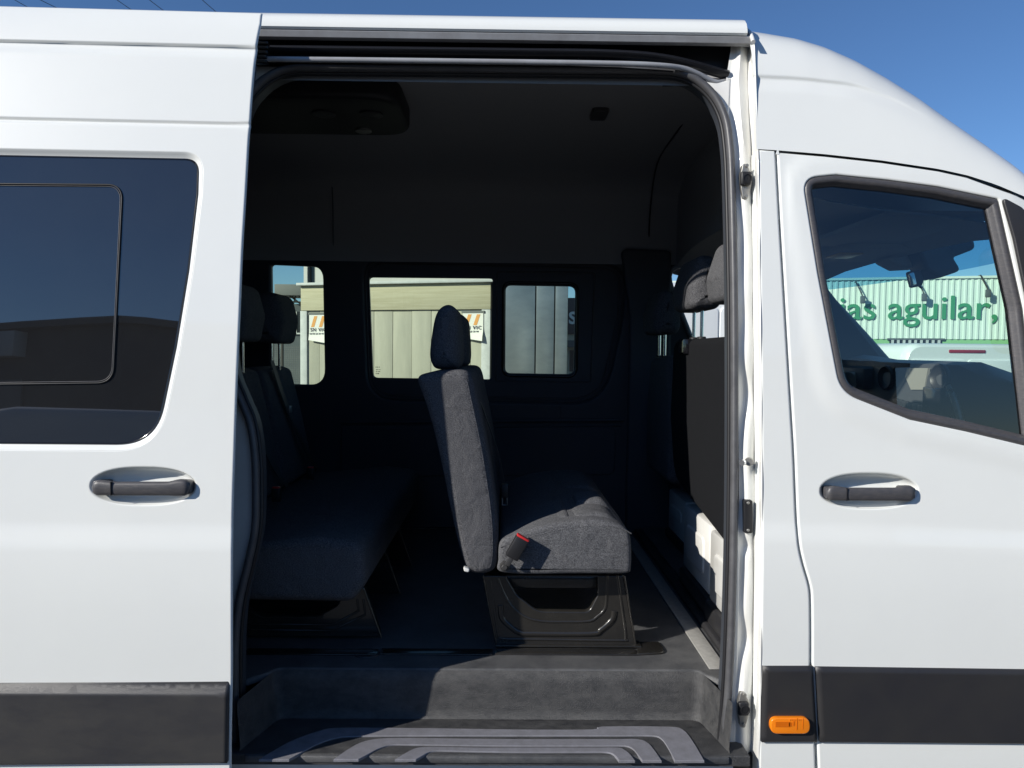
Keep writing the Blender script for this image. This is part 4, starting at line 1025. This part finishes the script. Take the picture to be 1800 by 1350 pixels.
def front_headrest(root, yc, lit=False):
    hp = rp([(fx - .025, 1.70, .03), (fx + .085, 1.70, .04), (fx + .09, 1.80, .05), (fx + .06, 1.885, .05), (fx + .0, 1.89, .05), (fx - .035, 1.78, .05)], 7)
    h = MB().rprism(hp, yc - .15, yc + .15, .05, 6).build('headrest', M['fabricb'] if lit else M['fabric'], root, 70)  # sunlit headrest takes the paler copy, sunlight put into its colour
    chrome_posts((fx + .035, yc), 1.59, 1.72, h)
    for dy in (-.055, .055):
        MB().disc((fx + .035, yc + dy, 1.600), (0, 0, 1), .016, .008, 14).build('post_collar', M['clad2'], h, 40)
front_headrest(fb, .335, True); front_headrest(fb, .80)
MB().rprism(rp([(fx + .06, .97, .05), (fx + .6, .99, .08), (fx + .6, 1.12, .06), (fx + .1, 1.12, .04)], 6), .16, 1.0, .03).build('cushion', M['fabric'], fb, 70)
ds = empty('driver_seat', (.85, 1.42, .665), 'dark driver seat back on the far side of the cab behind the chrome headrest posts', 'seat')
MB().rprism(rp([(1.16, 1.0, .05), (1.66, 1.0, .05), (1.66, 1.35, .1), (1.58, 1.54, .08), (1.24, 1.54, .08), (1.16, 1.35, .1)], 7), fx + .02, fx + .14, .035, 5, fn=lambda p: Vector((p.y, p.x, p.z))).build('backrest', M['fabric'], ds, 70)
front_headrest(ds, 1.40)
ds.children[-1].location = (0, 0, -.07)
MB().rprism(rp([(fx + .06, .97, .05), (fx + .6, .99, .08), (fx + .6, 1.12, .06), (fx + .1, 1.12, .04)], 6), 1.16, 1.66, .03).build('cushion', M['fabric'], ds, 70)

# ================================================================== BACKGROUND
B = {}
B['board'] = mat('weathered_board', (.36, .355, .30), .85, vary=(3, .05, (.44, .43, .36), (2, 2, .3)), bump=(30, .15, .01, (4, 4, .3)))
B['fascia'] = mat('fascia_board', (.50, .47, .35), .85, vary=(6, .05, (.40, .37, .26), (.25, 1, 7)), bump=(20, .3, .01, (.3, 1, 8)))
B['trimw'] = mat('pale_trim', (.55, .57, .58), .7, vary=(8, .05, (.45, .47, .48)))
B['render'] = mat('white_render', (.74, .74, .71), .9, vary=(1.2, .05, (.68, .68, .65)))
B['metal'] = mat('brushed_cladding', (.60, .62, .61), .34, metal=.75, vary=(1.0, .08, (.34, .37, .38), (.6, .6, 1.2)), bump=(1.2, .08, .1))
B['dark'] = mat('dark_fascia', (.04, .045, .055), .6)
B['beige'] = mat('beige_wall', (.58, .50, .38), .9)
B['grey'] = mat('grey_wall', (.07, .085, .10), .8, vary=(2, .05, (.10, .12, .13)))
B['awn'] = mat('awning_grey', (.16, .17, .17), .8)
B['mint'] = mat('mint_cladding', (.72, .80, .74), .6, vary=(1.5, .05, (.66, .76, .68), (1, 1, .2)))
B['green'] = mat('green_letters', (.05, .28, .13), .5)
B['greenband'] = mat('green_band', (.26, .52, .25), .6)
B['banner'] = mat('banner_white', (.78, .77, .74), .8)
B['ink'] = mat('banner_ink', (.05, .055, .08), .7)
B['or'] = mat('banner_orange', (.72, .34, .10), .7)
B['van'] = mat('parked_white', (.80, .81, .81), .35, coat=.7)
B['redl'] = mat('brake_red', (.30, .02, .03), .2)
B['winglass'] = mat('window_dark', (.03, .035, .04), .1)
B['letter'] = mat('white_letter', (.82, .82, .82), .5)
B['wire'] = mat('cable', (.02, .02, .02), .6)
B['door'] = mat('roller_door', (.20, .21, .22), .6)

class Wall:
    """vertical plane through two points; local u along it, w out towards the camera, z up"""
    def __init__(s, A, Bp):
        s.o = Vector((A.x, A.y, 0)); d = Vector((Bp.x - A.x, Bp.y - A.y, 0)); s.L = d.length; s.e = d.normalized()
        s.n = Vector((s.e.y, -s.e.x, 0)); s.rz = math.atan2(s.e.y, s.e.x)
    def uz(s, px, py, w=0):
        p = atplane(px, py, s.o + s.n * w, s.n); return ((p - s.o).dot(s.e), p.z)
    def root(s, name, label, cat, group=None):
        o = empty(name, s.o, label, cat, group, s.rz); return o
    # local frame: x = along, y = away from the camera, z = up
def lbox(name, a, b, m, parent, r=0.0, angle=35): return MB().box(a, b, r).build(name, m, parent, angle, shift=False)

# --- timber shed with two banners
wA = Wall(at(531, 620, 13.2), at(863, 620, 12.0))
shed = wA.root('timber_shed', 'low pale timber shed seen through the middle far window', 'shed')
zt = wA.uz(700, 498)[1]; zb = wA.uz(700, 545)[1]
lbox('fascia_board', (0, -.05, zb), (wA.L, .06, zt - .02), B['fascia'], shed, .01)
lbox('roof_edge', (-.05, -.14, zt - .02), (wA.L + .08, 2.4, zt + .035), B['trimw'], shed, .01)
nb = 10; bw = wA.L / nb
for i in range(nb):
    lbox('wall_board', (i * bw + .004, random.uniform(-.006, .004), .02), ((i + 1) * bw - .004, .05, zb - .002), B['board'], shed, .002)
lbox('shed_body', (.0, .055, 0), (wA.L, 2.3, zt - .03), B['dark'], shed)
lbox('corner_board', (-.02, -.035, 0), (.13, .04, zb - .004), B['trimw'], shed, .004)
lbox('corner_board', (wA.L - .18, -.035, 0), (wA.L - .01, .04, zb - .004), B['trimw'], shed, .004)
lbox('vent', (wA.L * .9, -.03, .4), (wA.L * .93, 0, .6), B['trimw'], shed)
def banner(px0, px1, py0, py1, label):
    u0, z1 = wA.uz(px0, py0, .06); u1, z0 = wA.uz(px1, py1, .06)
    root = empty('banner', wA.o + wA.e * ((u0 + u1) / 2) + Vector((0, 0, z0)), label, 'banner', 'banners nailed to the timber shed', wA.rz)
    W, H = (u1 - u0), (z1 - z0); n = 12; V = []
    fn = lambda x, z: -.05 - .05 * max(0, (1 - z / H) - .55) ** 2 * 5 * (1 + .8 * x / W)
    rings = [[Vector((-W / 2 + W * k / 8, fn(-W / 2 + W * k / 8, H * j / n), H * j / n - .06 * (1 if j == 0 else 0) * (k / 8))) for k in range(9)] for j in range(n + 1)]
    rings2 = [[p + Vector((0, .004, 0)) for p in r] for r in rings]
    m = MB(); m.loft(rings, False); m.loft(rings2, False); m.build('sheet', B['banner'], root, 60, shift=False, fix=False)
    lbox('top_batten', (-W / 2 - .02, -.06, H - .012), (W / 2 + .02, -.005, H + .03), B['awn'], root)
    for k in (0, 1):
        x = -W * .40 + k * W * .42; zA, zB = H * .50, H * .92
        MB().add([(x, -.053, zA), (x + W * .17, -.053, zA), (x + W * .34, -.053, zB), (x + W * .17, -.053, zB), (x, -.051, zA), (x + W * .17, -.051, zA), (x + W * .34, -.051, zB), (x + W * .17, -.051, zB)], [(0, 1, 2, 3), (7, 6, 5, 4), (0, 4, 5, 1), (1, 5, 6, 2), (2, 6, 7, 3), (3, 7, 4, 0)]).build('orange_slash', B['or'], root, shift=False)
    for s_, sz, zz, xx in (('SN VIC', W * .235, H * .335, -W * .43), ('04 93 23 30 44', W * .115, H * .215, -W * .45)):
        text(s_, sz, B['ink'], 'lettering', root, Matrix.Translation((xx, fn(xx, zz) - .012, zz)) @ Matrix.Rotation(math.radians(90), 4, 'X'), .0006, .002)
    return root
banner(543, 576, 552, 598, 'white SN VIC banner with orange slashes at the left corner of the shed')
banner(813, 849, 549, 594, 'white SN VIC banner with orange slashes near the right end of the shed')
# --- white building behind the shed
wB = Wall(at(534, 620, 19.0), at(880, 620, 18.6))
wbld = wB.root('white_building', 'tall white rendered building rising behind the timber shed', 'building')
wz = 8.0
u0, z1 = wB.uz(540, 464); u1, z0 = wB.uz(554, 502)
lbox('wall', (0, 0, 0), (u0, .3, wz), B['render'], wbld); lbox('wall', (u1, 0, 0), (wB.L, .3, wz), B['render'], wbld)
lbox('wall', (u0, 0, 0), (u1, .3, z0), B['render'], wbld); lbox('wall', (u0, 0, z1 + 1.0), (u1, .3, wz), B['render'], wbld)
wf = lbox('window', (u0, .14, z0), (u1, .2, z1 + 1.0), B['winglass'], wbld)
lbox('frame', (u0, .06, z0), (u0 + .05, .139, z1 + 1.0), B['grey'], wf); lbox('frame', (u1 - .05, .06, z0), (u1, .139, z1 + 1.0), B['grey'], wf); lbox('sill', (u0 - .05, -.06, z0 - .06), (u1 + .05, .0, z0), B['trimw'], wf)
lbox('wall', (0.02, .3, 0), (wB.L - .02, 8, wz - .2), B['render'], wbld)
lbox('parapet', (-.08, -.08, wz), (wB.L + .08, 8, wz + .15), B['trimw'], wbld)
# --- brushed metal clad building
wC = Wall(at(865, 620, 11.4), at(998, 620, 11.4))
mb_ = wC.root('metal_clad_building', 'grey metal clad block with upright joints beside the timber shed', 'building')
us = [0, wC.uz(941.5, 560)[0], wC.uz(975, 560)[0], wC.L]
for a, b in zip(us, us[1:]):
    lbox('wall_panel', (a + .012, 0, 0), (b - .012, .08, 5.2), B['metal'], mb_, .006)
lbox('core', (0, .085, 0), (wC.L, 4.0, 5.1), B['dark'], mb_)
lbox('roof_coping', (-.05, -.06, 5.2), (wC.L + .05, 4.05, 5.35), B['trimw'], mb_)
# --- dark fascia with the letter S
wD = Wall(at(985, 620, 26), at(1040, 620, 26))
sb = wD.root('shop_building', 'distant beige shop with a dark sign board and white letter S', 'building')
z1 = wD.uz(1005, 524)[1]; z0 = wD.uz(1005, 587)[1]
lbox('sign_board', (0, -.15, z0), (wD.L + 2, .1, z1), B['dark'], sb, .02)
lbox('wall', (0, .0, 0), (wD.L + 2, 6, z0 - .003), B['beige'], sb); lbox('upper_wall', (0, .11, z0), (wD.L + 2, 6, z1 - .05), B['grey'], sb)
u, z = wD.uz(999, 569); text('S', .62, B['letter'], 'lettering', sb, Matrix.Translation((u, -.17, z)) @ Matrix.Rotation(math.radians(90), 4, 'X'), .02, .02)
lbox('window', (.35, -.03, .9), (.95, .02, 1.7), B['winglass'], sb)
lbox('canopy', (0, -.5, z0 - .5), (wD.L + 2, 0, z0 - .25), B['grey'], sb)
# --- grey building with awning at the far left
wE = Wall(at(440, 620, 24), at(545, 620, 24))
gb = wE.root('grey_building', 'shaded dark building with a grey awning left of the timber shed', 'building')
z1 = wE.uz(500, 534)[1]
lbox('wall', (0, 0, 0), (wE.L, 6, z1), B['grey'], gb)
u0, za = wE.uz(501, 505); u1, zb2 = wE.uz(545, 524)
aw = lbox('awning', (u0, -1.2, zb2), (u1, .2, za), B['awn'], gb, .02)
for k in range(3):
    x = u0 + .15 + k * (u1 - u0) * .36
    MB().tube([(x, -1.0, zb2), (x + .25, -.4, zb2 - .28), (x + .5, -1.0, zb2)], .035, 6).build('bracket', B['wire'], aw, 60, shift=False)
MB().tube([(u0, -1.1, zb2 - .18), (u1, -1.1, zb2 - .22)], .03, 6).build('bracket_rail', B['wire'], aw, 60, shift=False)
for k in range(3):
    ua, zc = wE.uz(497 + k * 13, 585); ub, zd = wE.uz(507 + k * 13, 548)
    wv = lbox('window', (ua, -.05, zc), (ub, .0, zd), B['winglass'], gb); lbox('frame', (ua - .04, -.07, zc - .05), (ub + .04, -.051, zc), B['trimw'], wv); lbox('frame', (ub, -.07, zc), (ub + .05, -.051, zd), B['trimw'], wv)
# --- welded mesh fence
wF = Wall(at(425, 640, 17), at(532, 640, 16.5))
fe = wF.root('mesh_fence', 'dark welded mesh fence in front of the shaded building', 'fence')
zt = wF.uz(500, 607)[1]
for k in range(4): lbox('post', (k * wF.L / 3 - .03, -.03, 0), (k * wF.L / 3 + .03, .03, zt + .05), B['wire'], fe)
mm = MB()
for i in range(int(wF.L / .055)): mm.box((i * .055, -.003, .05), (i * .055 + .006, .003, zt))
for j in range(int(zt / .055)): mm.box((0, .003, .05 + j * .055), (wF.L, .009, .056 + j * .055))
o = mm.build('mesh_wire', B['awn'], fe, shift=False); o['kind'] = 'stuff'
# --- mint green warehouse with lettering
wG = Wall(at(1330, 600, 33.0), at(1960, 600, 29.0))
gw = wG.root('green_warehouse', 'pale green corrugated warehouse with large green lettering beyond the windscreen', 'warehouse')
zr = wG.uz(1600, 491)[1]; zl = wG.uz(1600, 596)[1]
prof = []
n = int((wG.L + 8) / .25)
for i in range(n):
    x = -5 + i * .25
    prof += [(x, 0), (x + .13, 0), (x + .15, -.04), (x + .23, -.04)]
MB().loft([[Vector((x, y, zl)) for x, y in prof], [Vector((x, y, zr)) for x, y in prof]], False).build('corrugated_cladding', B['mint'], gw, 20, fix=False, shift=False)
lbox('roof_coping', (-5, -.10, zr), (wG.L + 3, .5, zr + .10), B['mint'], gw)
lbox('lower_wall', (-5, .02, 0), (wG.L + 3, .4, zl), B['greenband'], gw)
lbox('building_body', (-5, .41, 0), (wG.L + 3, 14, zr - .05), B['mint'], gw)
u0, z0 = wG.uz(1563, 613); u1, z1 = wG.uz(1655, 598)
wv = lbox('window', (u0, -.03, z0 - .6), (u1, .01, z1), B['winglass'], gw)
for k in range(9):
    x = u0 + (u1 - u0) * (k + .5) / 9; lbox('window_bar', (x - .05, -.1, z0 - .6), (x + .05, -.04, z1), B['trimw'], wv)
lbox('frame', (u0 - .1, -.08, z1), (u1 + .1, .0, z1 + .08), B['grey'], wv)
ua, za = wG.uz(1476, 562); ub, zb = wG.uz(1752, 557)
t = text('ias aguilar,', 1.0, B['green'], 'lettering', gw, Matrix.Identity(4), .006, .02)
me = t.data; xs = [v.co.x for v in me.vertices]; hs = [v.co.y for v in me.vertices]
sx = (ub - ua) / (max(xs) - min(xs)); capz = wG.uz(1691, 521)[1] - wG.uz(1691, 562)[1]; sy = capz / max(hs)
me.transform(Matrix.Translation((ua - min(xs) * sx, -.075, wG.uz(1600, 561)[1])) @ Matrix.Rotation(math.radians(90), 4, 'X') @ Matrix.Diagonal((sx, sy, 1, 1)))
for k, (px, py, lab) in enumerate(((1506, 500, 'left'), (1613, 496, 'middle'), (1724, 489, 'right'))):
    u, z = wG.uz(px - 4, py); u2, z2 = wG.uz(px + 8, py + 26)
    fl_ = empty('flood_light', wG.o + wG.e * u + Vector((0, 0, z)), {'left': 'small floodlight on an arm over the letters ias', 'middle': 'small floodlight above the word aguilar beside the cab mirror', 'right': 'small floodlight on an arm above the last letters of the wall sign'}[lab], 'floodlight', 'floodlights on the warehouse wall', wG.rz)
    MB().tube([(0, .0, .1), (.03, -.15, .12), ((u2 - u), -.34, z2 - z + .1)], .03, 6).build('arm', B['wire'], fl_, 60, shift=False)
    MB().box((u2 - u - .10, -.43, z2 - z - .22), (u2 - u + .10, -.29, z2 - z + .12), .03).build('lamp_head', B['grey'], fl_, 40, shift=False)

# --- parked vans seen through the cab
def parked_van(loc, W, H, Lg, label, lamp_w):
    """rear of a white van facing the camera; local y runs forward"""
    r = empty('parked_van', loc, label, 'van')
    sec = rp([(-W / 2 + .04, .32, .05), (W / 2 - .04, .32, .05), (W / 2, 1.0, .3), (W / 2 - .16, H, .22), (-W / 2 + .16, H, .22), (-W / 2, 1.0, .3)], 8)
    rings = []
    for y, sx_, dz in ((0, .94, -.05), (.04, .98, -.015), (.12, 1, 0), (Lg * .6, 1, .02), (Lg * .75, .97, -.10), (Lg * .9, .95, -.75), (Lg, .9, -.95)):
        rings.append([Vector((p.x * sx_, y, p.y if p.y < .9 else max(.85, p.y + dz))) for p in sec])
    MB().loft(rings, True, True, True).build('body', B['van'], r, 40, shift=False)
    for s in (-1, 1):
        x0, x1 = (0.006, W / 2 - .1) if s > 0 else (-W / 2 + .1, -.006)
        d = MB().rprism(rp([(x0, .5, .03), (x1, .5, .03), (x1 - .1 * (s > 0), H - .22, .06), (x0 + .1 * (s < 0), H - .22, .06)], 5), -.018, .02, .008).build('rear_door', B['van'], r, 40, shift=False)
        MB().box((s * (W / 2 - .09), -.03, .75), (s * (W / 2 + .0), .05, 1.15), .02).build('tail_lamp', B['redl'], r, 40, shift=False)
        for y in (.75, Lg - .8):
            wp = [(.28, 0), (.31, .03), (.31, .18), (.28, .2)]
            wl_ = MB().loft([[Vector((s * (W / 2 - .02) - s * d2, y + rr * math.cos(a), .31 + rr * math.sin(a))) for a in [k * math.pi / 12 for k in range(24)]] for rr, d2 in wp], True, True, True).build('wheel', M['black'], r, 40, shift=False)
    MB().box((-.0 + .006, -.03, .95), (.1, -.016, 1.0), .005).build('door_handle', M['black'], r, 40, shift=False)
    MB().box((-lamp_w / 2, -.012, H - .13), (lamp_w / 2, .06, H - .085), .01).build('brake_lamp', B['redl'], r, 40, shift=False)
    MB().box((-W / 2 + .02, -.08, .3), (W / 2 - .02, .1, .5), .04).build('bumper', M['clad2'], r, 40, shift=False)
    return r
p = at(1700, 620, 8.1); parked_van((p.x, 8.1, 0), 1.95, at(1690, 604, 8.2).z, 4.2, 'white van with a red high brake light framed by the windscreen', .50)
p = at(1262, 620, 4.6); parked_van((p.x, 4.6, 0), 1.75, at(1230, 497, 4.7).z, 4.0, 'bright white van beyond the driver side window and headrest posts', .02)

# --- overhead cables
ZC = 9.0
for i, (a, b) in enumerate((((25, 0), (60, 17)), ((70, 0), (112, 18)), ((205, 0), (242, 23)), ((262, 0), (297, 24)), ((355, 0), (390, 28)))):
    p, q = atz(*a, ZC), atz(*b, ZC); d = (q - p); p0 = p - d * 2; q0 = q + d * 5.0
    n = 14; pts = [p0.lerp(q0, k / n) + Vector((0, 0, 0)) for k in range(n + 1)]
    pts = [v - Vector((0, 0, .15 * (1 - (2 * k / n - 1) ** 2) - .12)) for k, v in enumerate(pts)]
    o = MB().tube(pts, .007, 6).build('overhead_cable', B['wire'], None, 80)
    tag(o, ['thin dark cable furthest left in the sky above the sliding door', 'thin dark cable second from the left above the sliding door', 'thin dark cable in the middle of the five above the sliding door', 'thin dark cable fourth from the left above the sliding door', 'thin dark cable nearest the open doorway above the sliding door'][i], 'cable', 'overhead cables')

# --- what the van's glass and paint mirror: yard behind the camera
wh = empty('yard_warehouse', (-11.8, -21, 0), 'dark warehouse corner across the yard mirrored in the sliding door glass', 'warehouse')
def foot(k): return [Vector((0, 0, 0)) * k, Vector((-26, -9, 0)) * k, Vector((-4, -30, 0)) * k, Vector((30, -11, 0)) * k]
MB().loft([foot(1), [p + Vector((0, 0, 5.6)) for p in foot(1)]], True, True, True).build('wall', B['grey'], wh, 30, shift=False)
MB().loft([[p + Vector((0, .4, 5.6)) for p in foot(1.02)], [p + Vector((0, .4, 5.85)) for p in foot(1.02)]], True, True, True).build('roof_edge', B['awn'], wh, 30, shift=False)
e1 = Vector((-26, -9, 0)).normalized(); n1 = Vector((-e1.y, e1.x, 0)) * -1
Ml = Matrix(((-e1.x, -n1.x, 0, 0), (-e1.y, -n1.y, 0, 0), (0, 0, 1, 0), (0, 0, 0, 1)))
MB().box((-24, -.5, 4.5), (-4, -.02, 5.5), .02, Ml).build('light_fascia', B['render'], wh, 30, shift=False)
for k in range(3): MB().box((-22 + k * 7, -.08, 0), (-18 + k * 7, -.01, 3.6), 0, Ml).build('roller_door', B['door'], wh, 30, shift=False)
v3 = parked_van((0, 0, 0), 1.9, 1.85, 4.3, 'white van parked in the yard mirrored low in the sliding door glass', .4)
v3.location = (-4.2, -9.5, 0); v3.rotation_euler.z = math.radians(75)
